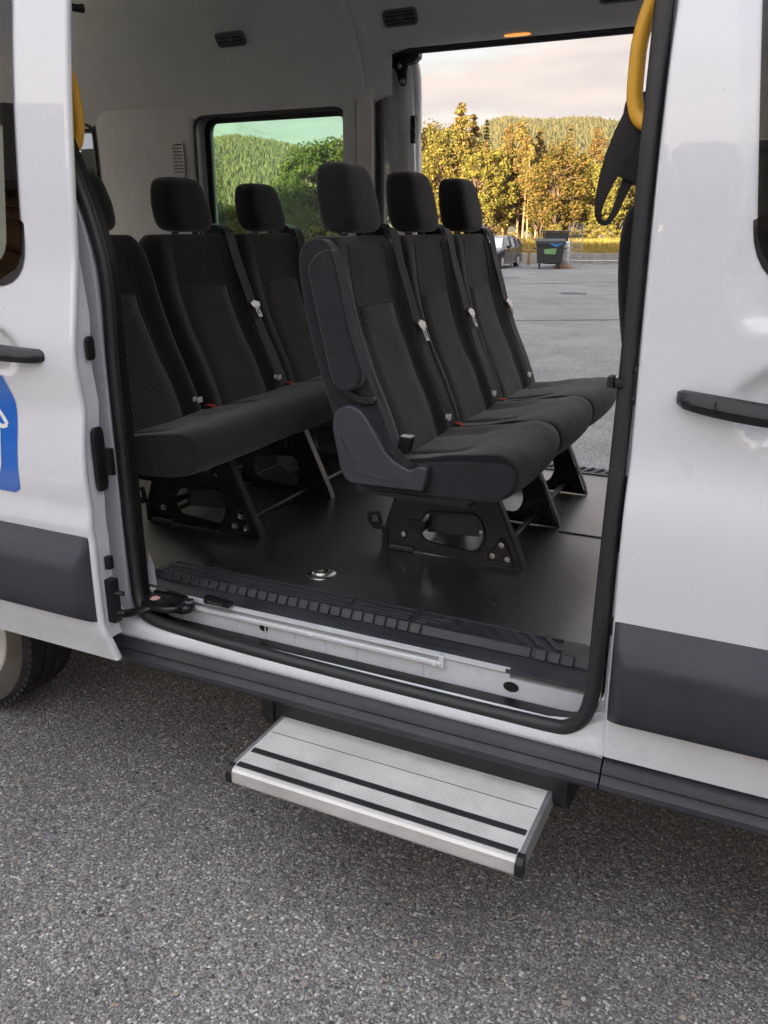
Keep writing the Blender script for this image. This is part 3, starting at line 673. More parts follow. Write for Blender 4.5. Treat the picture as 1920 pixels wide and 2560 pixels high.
# loose stones standing proud of the worn surface near the van
def stones():
    rg = random.Random(21); b = MB()
    for _ in range(9000):
        x = rg.uniform(-1.9, 2.2); y = -0.9 + 1.3 * rg.random() - 0.6 * (rg.random() < 0.3)
        s = rg.choice([0.0032, 0.004, 0.005, 0.006, 0.0075]) * rg.uniform(0.8, 1.25); n = rg.randint(5, 6); a0 = rg.uniform(0, 6.28); e = rg.uniform(0.55, 1.0); i = len(b.v)
        ca, sa = math.cos(a0), math.sin(a0)
        for (rr, zz) in ((1.0, -0.0005), (0.8, s * 0.35)):
            for k in range(n):
                t = 6.283 * k / n; q = rr * s * rg.uniform(0.85, 1.1); qx, qy = math.cos(t) * q, math.sin(t) * q * e
                b.v.append((x + qx * ca - qy * sa, y + qx * sa + qy * ca, zz))
        for k in range(n): b.f.append([i + k, i + (k + 1) % n, i + n + (k + 1) % n, i + n + k])
        b.f.append([i + n + k for k in range(n)])
    for _ in range(420):
        x = rg.uniform(-1.9, 2.0); y = rg.uniform(-1.5, .35); s = rg.uniform(.005, .0105); n = 6; a0 = rg.uniform(0, 6.28); e = rg.uniform(.4, .9); i = len(b.v); ca, sa = math.cos(a0), math.sin(a0)
        for rr, zz in ((1.0, -.0005), (.85, s * .22)):
            for k in range(n):
                t = 6.283 * k / n; q = rr * s * rg.uniform(.75, 1.15); qx, qy = math.cos(t) * q, math.sin(t) * q * e; b.v.append((x + qx * ca - qy * sa, y + qx * sa + qy * ca, zz))
        for k in range(n): b.f.append([i + k, i + (k + 1) % n, i + n + (k + 1) % n, i + n + k])
        b.f.append([i + n + k for k in range(n)])
    o = b.build('loose_stones', 'pebble', smooth=50); o['kind'] = 'stuff'
stones()
# buildings behind the photographer shade the yard; a gap is added for sun
def house(name, label, a, d, w, dep, eave, ridge, wm, rot=0.0, board=False):
    h = local_thing(name, label, 'building', wp(a, d), WROT + rot)
    b = MB(); b.prism([(-dep / 2, -0.1), (dep / 2, -0.1), (dep / 2, eave), (0, ridge), (-dep / 2, eave)], 'x', -w / 2, w / 2); b.build('wall', wm, h)
    for s in (-1, 1):
        r = MB(); y0, y1 = (s * (dep / 2 + 0.6), 0); z0, z1 = eave - 0.6 * (ridge - eave) / (dep / 2), ridge
        r.add([(-w / 2 - .05, y0, z0 + .02), (w / 2 + .05, y0, z0 + .02), (w / 2 + .05, y1, z1 + .02), (-w / 2 - .05, y1, z1 + .02), (-w / 2 - .05, y0, z0 + .25), (w / 2 + .05, y0, z0 + .25), (w / 2 + .05, y1, z1 + .25), (-w / 2 - .05, y1, z1 + .25)], [(0, 1, 2, 3), (4, 5, 6, 7), (0, 1, 5, 4), (1, 2, 6, 5), (2, 3, 7, 6), (3, 0, 4, 7)])
        r.build('roof', 'rooftile', h)
    if board:
        k = 0; z = 0.3
        while z < eave - 0.2:
            q = MB(); q.box(-w / 2, w / 2, dep / 2 + 0.01, dep / 2 + 0.06 + 0.1 * (k % 2), z, z + 0.24); q.build('plank', 'timber', h); z += 0.36; k += 1
    else:
        nx = int(w / 5)
        for i in range(nx):
            for zz in (1.2, 4.6, 8.0):
                if zz + 1.6 > eave: continue
                xx = -w / 2 + (i + 0.5) * w / nx; f = MB(); f.box(xx - 0.75, xx + 0.75, dep / 2 + 0.005, dep / 2 + 0.05, zz, zz + 1.6); wo = f.build('window', 'white', h)
                g = MB(); g.box(xx - 0.66, xx + 0.66, dep / 2 + 0.052, dep / 2 + 0.06, zz + 0.09, zz + 1.51); g.build('pane', 'navy', wo)
    return h
HR = math.atan2(-0.08, 0.997) - WROT; HX = Vector((0.997, -0.08, 0)); HC = Vector((-2.25, 0, 0)) + Vector((-0.08, -0.997, 0)) * 62
def hplace(off):
    q = HC + HX * off - BASE; return q.dot(EX), q.dot(EY)
a_, d_ = hplace(64.80); house('warehouse', 'long rendered warehouse across the yard behind the photographer', a_, d_, 130, 20, 12.0, 15.8, 'render_wall', HR)
a_, d_ = hplace(-41.35); house('sun_gap_block', 'added unseen rendered block beside the warehouse, narrow gap left to pass a sun beam', a_, d_, 80, 20, 12.0, 15.8, 'render_wall', HR)  # unseen block; the gap beside it is added so sun reaches the minibus rear
house('timber_house', 'tall timber boarded house beside the yard behind the rear of the minibus', -22.3, -4.7, 12, 7, 5.2, 8.2, 'timber', rot=R(-73.5), board=True)

# ---- parked estate car, container, cage, fence panel, railing
def car(name, label, a, d, rot, body, L_=4.57, W=1.79, H=1.5):
    t = local_thing(name, label, 'car', wp(a, d), WROT + rot, 'cars parked at the far side of the yard')
    # side outline, front towards -y (towards the viewer)
    def sec(y, zlo, zbelt, ztop, wl, wb, wt):
        return [(-wl, y, zlo), (-wb, y, (zlo + zbelt) / 2), (-wb, y, zbelt), (-wt, y, ztop - 0.02), (-wt * 0.8, y, ztop), (wt * 0.8, y, ztop), (wt, y, ztop - 0.02), (wb, y, zbelt), (wb, y, (zlo + zbelt) / 2), (wl, y, zlo)]
    hw = W / 2
    S = [(-2.25, .30, .45, .58, .55, .62, .60), (-2.2, .22, .55, .70, .72, .76, .70), (-2.0, .20, .62, .80, .84, .87, .80), (-1.4, .20, .80, .94, .88, hw, .82), (-1.02, .2, .90, 1.00, .88, hw, .80)]
    S2 = [(-1.02, .2, .88, .93, .88, hw, .84), (1.9, .22, .98, 1.02, .88, hw, .80), (2.2, .25, .95, 1.0, .84, .86, .76), (2.3, .35, .80, .86, .78, .80, .70)]
    b = MB(); b.loft([sec(*s) for s in S + S2[1:]]); b.build('body', body, t, smooth=35)
    # greenhouse
    G = [(-1.05, .93, .80), (-0.35, 1.42, .62), (0.1, H - 0.02, .60), (1.3, H - 0.03, .58), (1.95, H - 0.14, .56), (2.18, .98, .74)]
    g = MB(); g.loft([[(-.82, y, .90), (-w, y, z), (w, y, z), (.82, y, .90)] for y, z, w in G], True); g.build('window', 'navy', t, smooth=25)
    r = MB(); r.loft([[(-w * 1.02, y, z - .03), (-w * 0.9, y, z + .022), (w * 0.9, y, z + .022), (w * 1.02, y, z - .03)] for y, z, w in [(-0.45, 1.36, .64), (0.1, H - 0.02, .62), (1.3, H - .03, .60), (1.97, H - .13, .58)]]); r.build('roof', body, t, smooth=40)
    for s in (-1, 1):
        for (y0, z0, y1, z1, w) in [(-1.05, .93, -.35, 1.43, .05), (.35, .95, .40, 1.44, .05), (1.35, .98, 1.40, 1.42, .06), (2.15, .98, 1.95, 1.35, .07)]:
            p = MB(); p.tube([(s * .835, y0, z0), (s * .625, y1, z1)], w * .7, 6); p.build('pillar', body, t)
        rr = MB(); rr.tube([(s * .60, 0.0, H + .03), (s * .58, 1.8, H - .04)], .018, 6); rr.build('roof_rail', 'galv', t)
        m = MB(); m.superq((s * .98, -.72, 1.0), .11, .07, .075, .6, .6, 10, 8); m.build('mirror', 'blackp', t, smooth=60)
        hl = MB(); hl.superq((s * .62, -2.03, .66), .20, .17, .075, .6, .6, 12, 8); hl.build('headlight', 'chrome', t, smooth=60)
        fl = MB(); fl.superq((s * .62, -2.16, .38), .12, .07, .05, .6, .6, 10, 8); fl.build('fog_light', 'blackp', t, smooth=60)
        for y in (-1.32, 1.32):
            w = MB(); w.lathe([(.02, 0), (.20, 0), (.30, .005), (.315, .03), (.315, .18), (.3, .2), (.02, .2)], (s * .70 - (.0 if s > 0 else .0), y, .315), 'x', 18)
            if s < 0: w.v = [(-(q[0] + .70) - .70 - .0, q[1], q[2]) for q in w.v]
            wo = w.build('wheel', 'tyre', t, smooth=50)
            q = MB(); q.lathe([(.0, .0), (.2, .0), (.215, -.02)], (s * .905, y, .315), 'x', 18); q.build('rim', 'steelrim', wo, smooth=50)
    gr = MB(); gr.box(-.5, .5, -2.262, -2.24, .42, .50); gr.build('grille', 'blackp', t)
    pl = MB(); pl.box(-.26, .26, -2.275, -2.262, .36, .46); pl.build('number_plate', 'white', t)
    ws = MB(); ws.add([(-.72, -1.0, .985), (.72, -1.0, .985), (.58, -.41, 1.405), (-.58, -.41, 1.405)], [(0, 1, 2, 3)]); ws.build('windscreen', 'glass_dark', t)
    t.scale = (.86, .86, .86)
    return t
car('estate_car', 'dark blue estate car parked by the low wall, roof rails and pale alloy wheels', 4.70, 37.5, R(-25), 'navy')
car('hatchback_car', 'pale car mostly hidden behind the black seats beside the dark blue estate', ua(1112, 39), 39.0, R(-20), 'cargrey')
def container():
    a = ua(1376, 36.6); t = local_thing('waste_container', 'large anthracite wheeled waste container with green sticker and blue cloth', 'waste bin', wp(a, 36.4), WROT + R(-9))
    b = MB(); b.loft([[(-.50, -.36, .22), (.50, -.36, .22), (.50, .36, .22), (-.50, .36, .22)], [(-.56, -.44, 1.02), (.56, -.44, 1.02), (.56, .44, 1.02), (-.56, .44, 1.02)]]); b.build('bin_body', 'bin', t, bevel=.03)
    l = MB(); l.prism([(-.50, 1.03), (.50, 1.03), (.50, 1.10), (.3, 1.19), (-.3, 1.19), (-.50, 1.10)], 'x', -.61, .61); l.build('lid', 'bin', t, bevel=.02)
    r = MB(); r.box(-.62, .62, -.52, -.49, .98, 1.06); r.build('rim_bar', 'bin', t, bevel=.008)
    for sx in (-1, 1):
        for sy in (-1, 1):
            w = MB(); w.lathe([(.02, -.03), (.09, -.03), (.1, 0), (.09, .03), (.02, .03)], (sx * .40, sy * .28, .10), 'x', 14); w.box(sx * .40 - .04, sx * .40 + .04, sy * .28 - .05, sy * .28 + .05, .12, .24); w.build('castor', 'blackp', t, smooth=40)
        h = MB(); h.tube([(sx * .57, -.2, .8), (sx * .66, -.2, .8), (sx * .66, .2, .8), (sx * .57, .2, .8)], .02, 6); h.build('handle', 'bin', t)
    f = MB(); f.tube([(-.35, -.40, .17), (.25, -.40, .17)], .02, 6); f.build('foot_bar', 'galv', t)
    st = MB(); st.prism([(-.26, .78), (.26, .82), (.22, .58), (-.22, .60)], 'y', -.447, -.437); st.build('sticker', 'bingreen', t)
    c = MB(); rg = random.Random(2); rows = []
    for i in range(5): rows.append([(-.05 + j * .11, -.53 - .01 * rg.random(), 1.0 + .02 * math.sin(j * 1.7) - i * .035 * (1 - abs(j - 2.5) / 3.2)) for j in range(6)])
    c.grid(rows); o = c.build('blue_cloth', 'binblue', None); o.location = (0, 0, 0); o.matrix_world = Matrix.Translation(wp(a, 36.4)) @ Matrix.Rotation(WROT + R(-9), 4, 'Z'); tag(o, 'blue cloth hanging out under the lid of the waste container', 'cloth')
    t2 = local_thing('waste_bin', 'smaller grey bin standing behind the large waste container', 'waste bin', wp(a + .55, 38.2), WROT)
    b = MB(); b.loft([[(-.42, -.3, .1), (.42, -.3, .1), (.42, .3, .1), (-.42, .3, .1)], [(-.5, -.4, 1.42), (.5, -.4, 1.42), (.5, .4, 1.42), (-.5, .4, 1.42)]]); b.build('bin_body', 'bin', t2, bevel=.03)
    l = MB(); l.box(-.53, .53, -.43, .43, 1.43, 1.50); l.build('lid', 'bin', t2, bevel=.02)
    # tank in a wire cage
    t3 = local_thing('caged_tank', 'milky plastic tank in a wire cage right of the waste container', 'tank', wp(ua(1415, 36.8), 36.9), WROT + R(-20))
    q = MB(); q.superq((0, 0, .62), .24, .30, .46, .3, .3, 16, 10); q.build('tank', 'ibc', t3, smooth=50)
    for k in range(6):
        z = .12 + k * .18; g = MB(); g.tube([(-.30, -.36, z), (.30, -.36, z), (.30, .36, z), (-.30, .36, z)], .011, 5, True); g.build('cage_wire', 'galv', t3)
    for x_ in (-.3, -.1, .1, .3):
        for y_ in (-.36, .36):
            g = MB(); g.tube([(x_, y_, .05), (x_, y_, 1.12)], .011, 5); g.build('cage_wire', 'galv', t3)
    g = MB(); g.box(-.34, .34, -.4, .4, 0.0, .09); g.build('pallet', 'timber', t3, bevel=.01)
    # leaning wire fence panel
    t4 = local_thing('fence_panel', 'tall wire mesh fence panel leaning beside the caged tank', 'fence', wp(ua(1417, 38.2), 38.0), WROT)
    def fp(x_, z_): return (x_ + .05 * z_, .12 * z_ / 2.0, z_)
    W_, H_ = .62, 1.78
    g = MB(); g.tube([fp(-.0, .02), fp(W_, .02), fp(W_, H_), fp(0, H_)], .022, 6, True); g.build('fence_frame', 'galv', t4)
    for k in range(1, 6):
        g = MB(); g.tube([fp(W_ * k / 6, .02), fp(W_ * k / 6, H_)], .007, 4); g.build('fence_wire', 'galv', t4)
    for k in range(1, 12):
        g = MB(); g.tube([fp(0, H_ * k / 12), fp(W_, H_ * k / 12)], .007, 4); g.build('fence_wire', 'galv', t4)
    t5 = local_thing('wooden_railing', 'weathered wooden rail on posts between the car and the container', 'railing', wp(ua(1322, 39.5), 39.8), WROT)
    g = MB(); g.box(-.75, .62, -.06, .06, .60, .68); g.build('rail', 'timber', t5, bevel=.01)
    for x_ in (.12,):
        g = MB(); g.box(x_ - .05, x_ + .05, -.05, .05, 0, .60); g.build('post', 'timber', t5, bevel=.008)
    g = MB(); g.box(-.72, -.62, -.05, .05, 0, .60); g.build('post', 'timber', t5, bevel=.008)
    t6 = local_thing('steel_barrier_rail', 'low galvanised rail in front of the concrete wall at the right', 'railing', wp(ua(1500, 41), 40.7), WROT)
    g = MB(); g.tube([(-1.6, 0, .16), (1.9, 0, .16)], .03, 6); g.build('rail', 'galv', t6)
    for x_ in (-1.3, -.2, 1.0): g = MB(); g.tube([(x_, 0, 0), (x_, 0, .16)], .025, 6); g.build('post', 'galv', t6)
container()
# ------------------------------------------------------------------ the minibus
VAN = thing('minibus', 'white minibus with sliding doors open on both sides and black seats inside', 'van', (-0.6, 0.97, 0.0))
FL = 0.600
DOORP = smooth_tab([(.485, -.118), (.53, -.128), (.588, -.140), (.75, -.140), (.831, -.138), (.87, -.142), (.915, -.136), (.942, -.138), (.998, -.141), (1.06, -.137), (1.112, -.130), (1.171, -.120), (1.22, -.124), (1.278, -.130), (1.33, -.127), (1.381, -.117), (1.45, -.103), (1.539, -.088), (1.664, -.077), (1.818, -.062), (1.918, -.050), (2.08, -.025), (2.25, .01), (2.36, .05)], 4)
FDP = smooth_tab([(.50, -.012), (.60, -.024), (.70, -.034), (.85, -.040), (.95, -.047), (1.04, -.049), (1.10, -.044), (1.15, -.034), (1.20, -.029), (1.30, -.031), (1.40, -.033), (1.55, -.036), (1.70, -.036), (1.85, -.022), (1.96, .0), (2.1, .03), (2.25, .065), (2.36, .10)], 4)
def door_skin(name, prof, xe, xb, zs, mat_, parent, hole=None, cup=None, roll=0.012, flange=0.026, sgn=1, nx=70):
    """pressed door skin: xe(z) the shut-line edge, xb the other end; hole(x, z) and cup displacement."""
    xs_t = [0.0] + [(i / nx) ** 1.25 for i in range(1, nx + 1)]
    rows = []
    for z in zs:
        y = interp(prof, z); e = xe(z); row = []
        for (dx, dy) in ((-.002, flange), (.006, .014), (.006, .006), (.003, .0015)): row.append((e + sgn * dx, y + dy, z))
        for t in xs_t:
            x = e + (xb - e) * t; yy = y
            if cup: yy += cup(x, z)
            row.append((x, yy, z))
        rows.append(row)
    b = MB(); b.grid(rows)
    if hole:
        b.f = [f for f in b.f if not hole(sum(b.v[i][0] for i in f) / 4, sum(b.v[i][2] for i in f) / 4)]
    return b.build(name, mat_, parent, smooth=42)
def zlist(z0, z1, n, extra=()):
    return sorted(set([round(z0 + (z1 - z0) * i / n, 4) for i in range(n + 1)] + list(extra)))
def cupf(cx, cz, rx, rz, depth):
    def f(x, z):
        q = ((x - cx) / rx) ** 2 + ((z - cz) / rz) ** 2
        if q >= 1: return 0.0
        k = min(1.0, (1 - q) / 0.45); return depth * k * k * (3 - 2 * k)
    return f
def handle(parent, cx0, cx1, z0, z1, y, h, flip=1):
    """pull handle: long bar with rounded ends standing off the skin."""
    b = MB(); n = 16; loops = []
    for i in range(n + 1):
        t = i / n; x = cx0 + (cx1 - cx0) * t; e = math.sin(math.pi * min(1, max(0, t))) ** 0.35
        out = 0.040 * e; zc = z0 + (z1 - z0) * t; hh = h * (0.62 + 0.38 * e)
        loops.append([(x, y - out + .013, zc - hh), (x, y - out - .004, zc - hh * .8), (x, y - out - .012, zc - hh * .05), (x, y - out - .010, zc + hh * .3), (x, y - out - .002, zc + hh * .85), (x, y - out + .013, zc + hh)])
    b.loft(loops); o = b.build('handle', 'blackp', parent, smooth=40)
    return o
def moulding(name, parent, x_end, x_far, prof, s=1):
    """side rub moulding with its sloped upper face and chamfered end."""
    base = [(.846, .004), (.843, -.004), (.822, -.016), (.800, -.028), (.778, -.040), (.768, -.0435), (.755, -.045), (.70, -.045), (.645, -.042), (.622, -.034), (.607, -.010), (.604, .004)]
    loops = []
    for (dx, k) in ((0.0, .08), (.004, .35), (.016, .80), (.026, .97), (.034, 1.0)):
        loops.append([(x_end - s * (dx * (1.0 if .62 < z < .80 else .55)), interp(prof, z) + (o * k if o < 0 else o), z) for z, o in base])
    for i in range(1, 13): x = x_end - s * .034 + (x_far - x_end + s * .034) * i / 12; loops.append([(x, interp(prof, z) + o, z) for z, o in base])
    b = MB(); b.loft(loops); return b.build(name, 'plastic', parent, smooth=40)
def win_panel(name, prof, x0, x1, z0, z1, r, off, m, parent, nx=24, nz=24, slant=0.0):
    """bonded pane following the curve of the skin, corners rounded."""
    rows = []
    for j in range(nz + 1):
        v = j / nz; z = z0 + (z1 - z0) * v; d = min(z - z0, z1 - z); ins = r - math.sqrt(max(0, r * r - (r - d) ** 2)) if d < r else 0.0
        xa = x0 - slant * (z - z0); rows.append([(xa + ins + (x1 - xa - 2 * ins) * i / nx, interp(prof, z) + off(x0 + (x1 - x0) * i / nx, z), z) for i in range(nx + 1)])
    b = MB(); b.grid(rows); return b.build(name, m, parent, smooth=80)
# --- near sliding door, slid back along the body side
DX0 = -0.527
xe = lambda z: DX0 + (max(0, .60 - z) / .115) * .022
sd = MB(); SDW = (-1.66, -.712, 1.50, 2.30)
def sd_hole(x, z): return SDW[0] < x < SDW[1] and SDW[2] < z < SDW[3]
zs = zlist(.485, 2.36, 130)
door = door_skin('sliding_door', DOORP, xe, -1.86, zs, 'paint', VAN, sd_hole, cupf(-.790, 1.303, .088, .062, .020))
gl = win_panel('window', DOORP, -1.72, -.684, 1.472, 2.34, .10, lambda x, z: -.004 - .006 * math.sin(math.pi * (x + 1.72) / 1.036), 'glass_dark', door)
# black frit band behind the pane edge
def frit(prof, outer, inner, parent, off):
    b = MB(); n = len(outer); rows = [[(x, interp(prof, z) + off, z) for x, z in outer + outer[:1]], [(x, interp(prof, z) + off, z) for x, z in inner + inner[:1]]]
    b.grid(rows); return b.build('window_seal', 'blackp', parent)
def rrect(x0, x1, z0, z1, r, n=6): return rpoly([(x0, z0), (x1, z0), (x1, z1), (x0, z1)], r, n)
frit(DOORP, rrect(-1.73, -.676, 1.464, 2.348, .10), rrect(-1.64, -.735, 1.512, 2.28, .08), door, -.0025)
sdh = handle(door, -.905, -.612, 1.312, 1.302, -.122, .021)
moulding('side_moulding', door, -.532, -1.84, DOORP)
# inner panel of the door with plug, latch and roller guide on its leading edge
ipx = lambda z: -.546 - .045 * max(0.0, min(1.0, (z - 1.38) / .16))
b = MB(); b.grid([[(-.531, interp(DOORP, z) + .024, z), (ipx(z), interp(DOORP, z) + .026, z), (ipx(z), interp(DOORP, z) + .085, z), (-.700, interp(DOORP, z) + .085, z)] for z in zlist(.53, 2.34, 50)])
b.grid([[(-.700, interp(DOORP, z) + .085, z), (-1.84, interp(DOORP, z) + .085, z)] for z in zlist(.53, 1.47, 20)]); b.build('inner_panel', 'paint_in', door, smooth=40)
b = MB(); b.superq((-.538, -.052, 1.318), .004, .016, .030, .5, .7); b.build('door_plug', 'blackp', door, smooth=60)
b = MB(); b.superq((-.537, -.062, 1.035), .006, .021, .085, .35, .6); b.box(-.537, -.50, -.062, -.048, .995, 1.065); b.build('latch', 'blackp', door, smooth=40)
b = MB(); b.box(-.540, -.523, -.085, -.066, .735, .772); b.build('edge_clip', 'blackp', door, bevel=.003)
b = MB(); b.box(-.545, -.520, -.088, -.062, .58, .705)
for zz in (.665, .607): b.tube([(-.53, -.075, zz), (-.50, -.068, zz)], [.010, .0065], 8)
b.build('roller_guide', 'blackp', door, smooth=40)
# decal
def decal_y(x, z, off): return interp(DOORP, z) + off
def decal(poly, off, name, m, parent, nzz=26):
    """vinyl sheet cut to an outline and laid on the curved skin."""
    zs_ = sorted(p[1] for p in poly); z0, z1 = zs_[0], zs_[-1]; rows = []
    def span(z):
        xs = []
        for (ax, az), (bx, bz) in zip(poly, poly[1:] + poly[:1]):
            if (az - z) * (bz - z) <= 0 and az != bz: xs.append(ax + (bx - ax) * (z - az) / (bz - az))
        return (min(xs), max(xs)) if xs else (0, 0)
    for j in range(nzz + 1):
        z = z0 + 1e-4 + (z1 - z0 - 2e-4) * j / nzz; a, c = span(z); rows.append([(a + (c - a) * i / 6, decal_y(0, z, off), z) for i in range(7)])
    b = MB(); b.grid(rows); return b.build(name, m, parent, smooth=80)
blue = decal(rpoly([(-1.34, 1.262), (-.775, 1.252), (-.746, 1.185), (-.738, 1.12), (-.745, 1.03), (-.752, .935), (-1.34, .935)], [.04, .02, .02, .03, .03, .02, .03], 6), -.0012, 'decal', 'blue', door)
def vline(pts, w, off=-.0024):
    b = MB(); pp = cat(pts, 6); rows = []
    for i, p in enumerate(pp):
        t = Vector(pp[min(i + 1, len(pp) - 1)]) - Vector(pp[max(i - 1, 0)]); t.normalize(); s = Vector((-t.y, t.x)) * w / 2
        rows.append([(p[0] - s.x, decal_y(0, p[1] - s.y, off), p[1] - s.y), (p[0] + s.x, decal_y(0, p[1] + s.y, off), p[1] + s.y)])
    b.grid(rows); return b
b = vline([(-.842, 1.170), (-.815, 1.158), (-.790, 1.136), (-.774, 1.118)], .011); b.v += vline([(-.774, 1.118), (-.795, 1.113), (-.812, 1.118)], .011).v
b2 = vline([(-.842, 1.170), (-.815, 1.158), (-.790, 1.136), (-.774, 1.118)], .011)
for pts in ([(-.774, 1.118), (-.790, 1.112), (-.808, 1.116)], [(-.812, 1.118), (-.806, 1.10), (-.808, 1.05), (-.812, 1.01), (-.825, .985), (-.86, .965), (-.92, .955)]):
    q = vline(pts, .011); b2.add(q.v, q.f)
b2.build('decal_outline', 'whitev', blue)
# --- front door
FX = .79
xef = lambda z: FX
FDW = (.995, 1.78, 1.52, 2.16)
_fc = cupf(1.035, 1.300, .085, .072, .022)
def fcup(x, z):
    xb = interp([(1.40, .975), (1.45, .945), (1.50, .930), (1.58, .925), (1.75, .910), (1.94, .888), (2.36, .84)], z)
    k = max(0.0, min(1.0, (x - xb) / .014)) * max(0.0, min(1.0, (z - 1.435) / .02)) * (1 if x < 1.95 else 0)
    return _fc(x, z) + .009 * k * k * (3 - 2 * k)
b_zs = zlist(.505, 2.36, 120)
fdoor = door_skin('front_door', FDP, xef, 2.02, b_zs, 'paint', VAN, lambda x, z: FDW[0] - .11 * (z - FDW[2]) < x < FDW[1] and FDW[2] < z < FDW[3], fcup, sgn=-1)
win_panel('window', FDP, .966, 1.84, 1.50, 2.22, .10, lambda x, z: -.003 + .009, 'glass_priv', fdoor, slant=.115)
frit(FDP, rpoly([(.960, 1.494), (1.85, 1.494), (1.85, 2.23), (.875, 2.23)], .11, 8), rpoly([(1.015, 1.535), (1.76, 1.535), (1.76, 2.14), (.948, 2.14)], .10, 8), fdoor, -.0015 + .009)
handle(fdoor, .858, 1.10, 1.308, 1.283, -.030, .021)
b = MB(); b.box(.9265, .9280, -.0832, -.055, 1.286, 1.314); b.build('handle_joint', 'darkhole', fdoor)
moulding('side_moulding', fdoor, .789, 2.0, FDP, -1)
# --- body side round the door opening, jamb faces
AX0, AX1, AZ0, AZ1 = -.572, .772, .520, 2.30
b = MB(); o_ = [(-3.62, .497), (.90, .497), (.90, 2.42), (-3.62, 2.42)]
b.plate(o_, [rpoly([(-.572, .52), (.772, .52), (.772, 2.30), (-.70, 2.30), (-.70, 1.90), (-.635, 1.74), (-.570, 1.55)], [.1, .1, .1, .1, .15, .15, .12], 7), rrect(-1.60, -.80, 1.50, 2.26, .06), rrect(-3.48, -2.62, .98, 2.36, .06)], 'y', .022, .030)
body = b.build('body_side', 'paint_in', VAN)
win_panel('window', [(0, .012), (3, .012)], -3.50, -2.60, .96, 2.38, .08, lambda x, z: 0, 'glass_clear', body, 6, 8)  # unseen pane, enlarged and left clear to admit the added sun beam
# outer panel strip: sill below the door, rolled outwards
b = MB(); sec = [(.030, .545), (.012, .541), (.002, .534), (-.004, .522), (-.006, .506), (-.004, .494), (.010, .485), (.030, .485)]
rows = []
for i in range(41):
    x = -1.9 + (.785 + 1.9) * i / 40; lift = .0
    if x > .66: lift = .055 * ((x - .66) / .125) ** 2
    if x < -.50: lift = .035 * min(1.0, ((-.50 - x) / .12)) ** 2
    rows.append([(x, y, z + (lift if z > .53 else 0)) for y, z in sec])
b.grid(rows); b.build('sill_panel', 'paint', VAN, smooth=50)
for xa, xb_ in ((-2.4, .785), (.789, 2.05)):
    b = MB(); prof_ = [(.030, .490), (.006, .4945), (-.010, .492), (-.020, .484), (-.026, .470), (-.024, .4655), (-.030, .4625), (-.040, .452), (-.041, .440), (-.034, .430), (-.012, .426), (.03, .426)]
    b.prism(prof_, 'x', xa, xb_); b.build('sill_cladding', 'clad', VAN, smooth=30)
# door seal: one continuous tube round the opening
path = [(-.548, .034, .640), (-.556, .038, .80), (-.557, .040, 1.0), (-.557, .040, 1.27), (-.550, .040, 1.42), (-.556, .040, 1.53), (-.584, .040, 1.64), (-.622, .040, 1.74), (-.662, .040, 1.85), (-.680, .040, 1.98), (-.684, .040, 2.12), (-.66, .038, 2.23), (-.585, .036, 2.288), (-.50, .036, 2.30), (0, .036, 2.30), (.62, .036, 2.30), (.72, .034, 2.275), (.757, .026, 2.20), (.762, .018, 2.06), (.763, .006, 1.94), (.763, -.006, 1.77), (.763, -.010, 1.65), (.763, -.010, 1.40), (.762, -.016, 1.22), (.761, -.026, 1.07), (.758, -.028, .84), (.756, -.022, .72), (.752, -.016, .655), (.738, -.006, .590), (.705, .004, .549), (.655, .010, .535), (.45, .012, .531), (.1, .012, .533), (-.2, .012, .540), (-.42, .014, .548), (-.505, .018, .562), (-.535, .026, .592)]
path = cat(path, 4, True)
b = MB(); b.tube(path, .0168, 12, True); b.build('door_seal', 'rubber', VAN, smooth=80)
# white jamb return between opening and inside trim
b = MB(); ring = rpoly([(-.562, .525), (.762, .525), (.762, 2.29), (-.696, 2.29), (-.696, 1.90), (-.630, 1.74), (-.562, 1.55)], [.1, .1, .1, .1, .15, .15, .12], 7); b.grid([[(x, .046, z) for x, z in ring + ring[:1]], [(x, .10, z) for x, z in ring + ring[:1]]]); b.build('jamb_return', 'blackp', VAN, smooth=60)
# catch on the front jamb with band round the seal, latch strips
b = MB(); b.prism(rpoly([(.772, 1.285), (.790, 1.283), (.790, 1.362), (.778, 1.362), (.768, 1.34), (.766, 1.312)], .008), 'y', -.020, -.006); b.tube([(.770, -.008, 1.322), (.746, -.037, 1.326), (.738, -.030, 1.328)], .0075, 8, ry=.010); b.box(.732, .742, -.044, -.014, 1.318, 1.338)
b.build('door_catch', 'blackp', VAN, smooth=40)
for zz in (1.350, 1.296):
    b = MB(); b.lathe([(0, -.006), (.005, -.005), (.0055, 0)], (.780, -.021, zz), 'y', 10); b.build('screw', 'blackp', VAN, smooth=50)
b = MB(); b.box(.778, .788, -.020, -.008, .985, 1.145); b.box(.774, .781, -.022, -.010, 1.02, 1.11); b.build('latch_strip', 'blackp', VAN, bevel=.002)
b = MB(); b.box(.776, .786, -.020, -.006, .80, .84); b.build('latch_strip', 'blackp', VAN, bevel=.002)
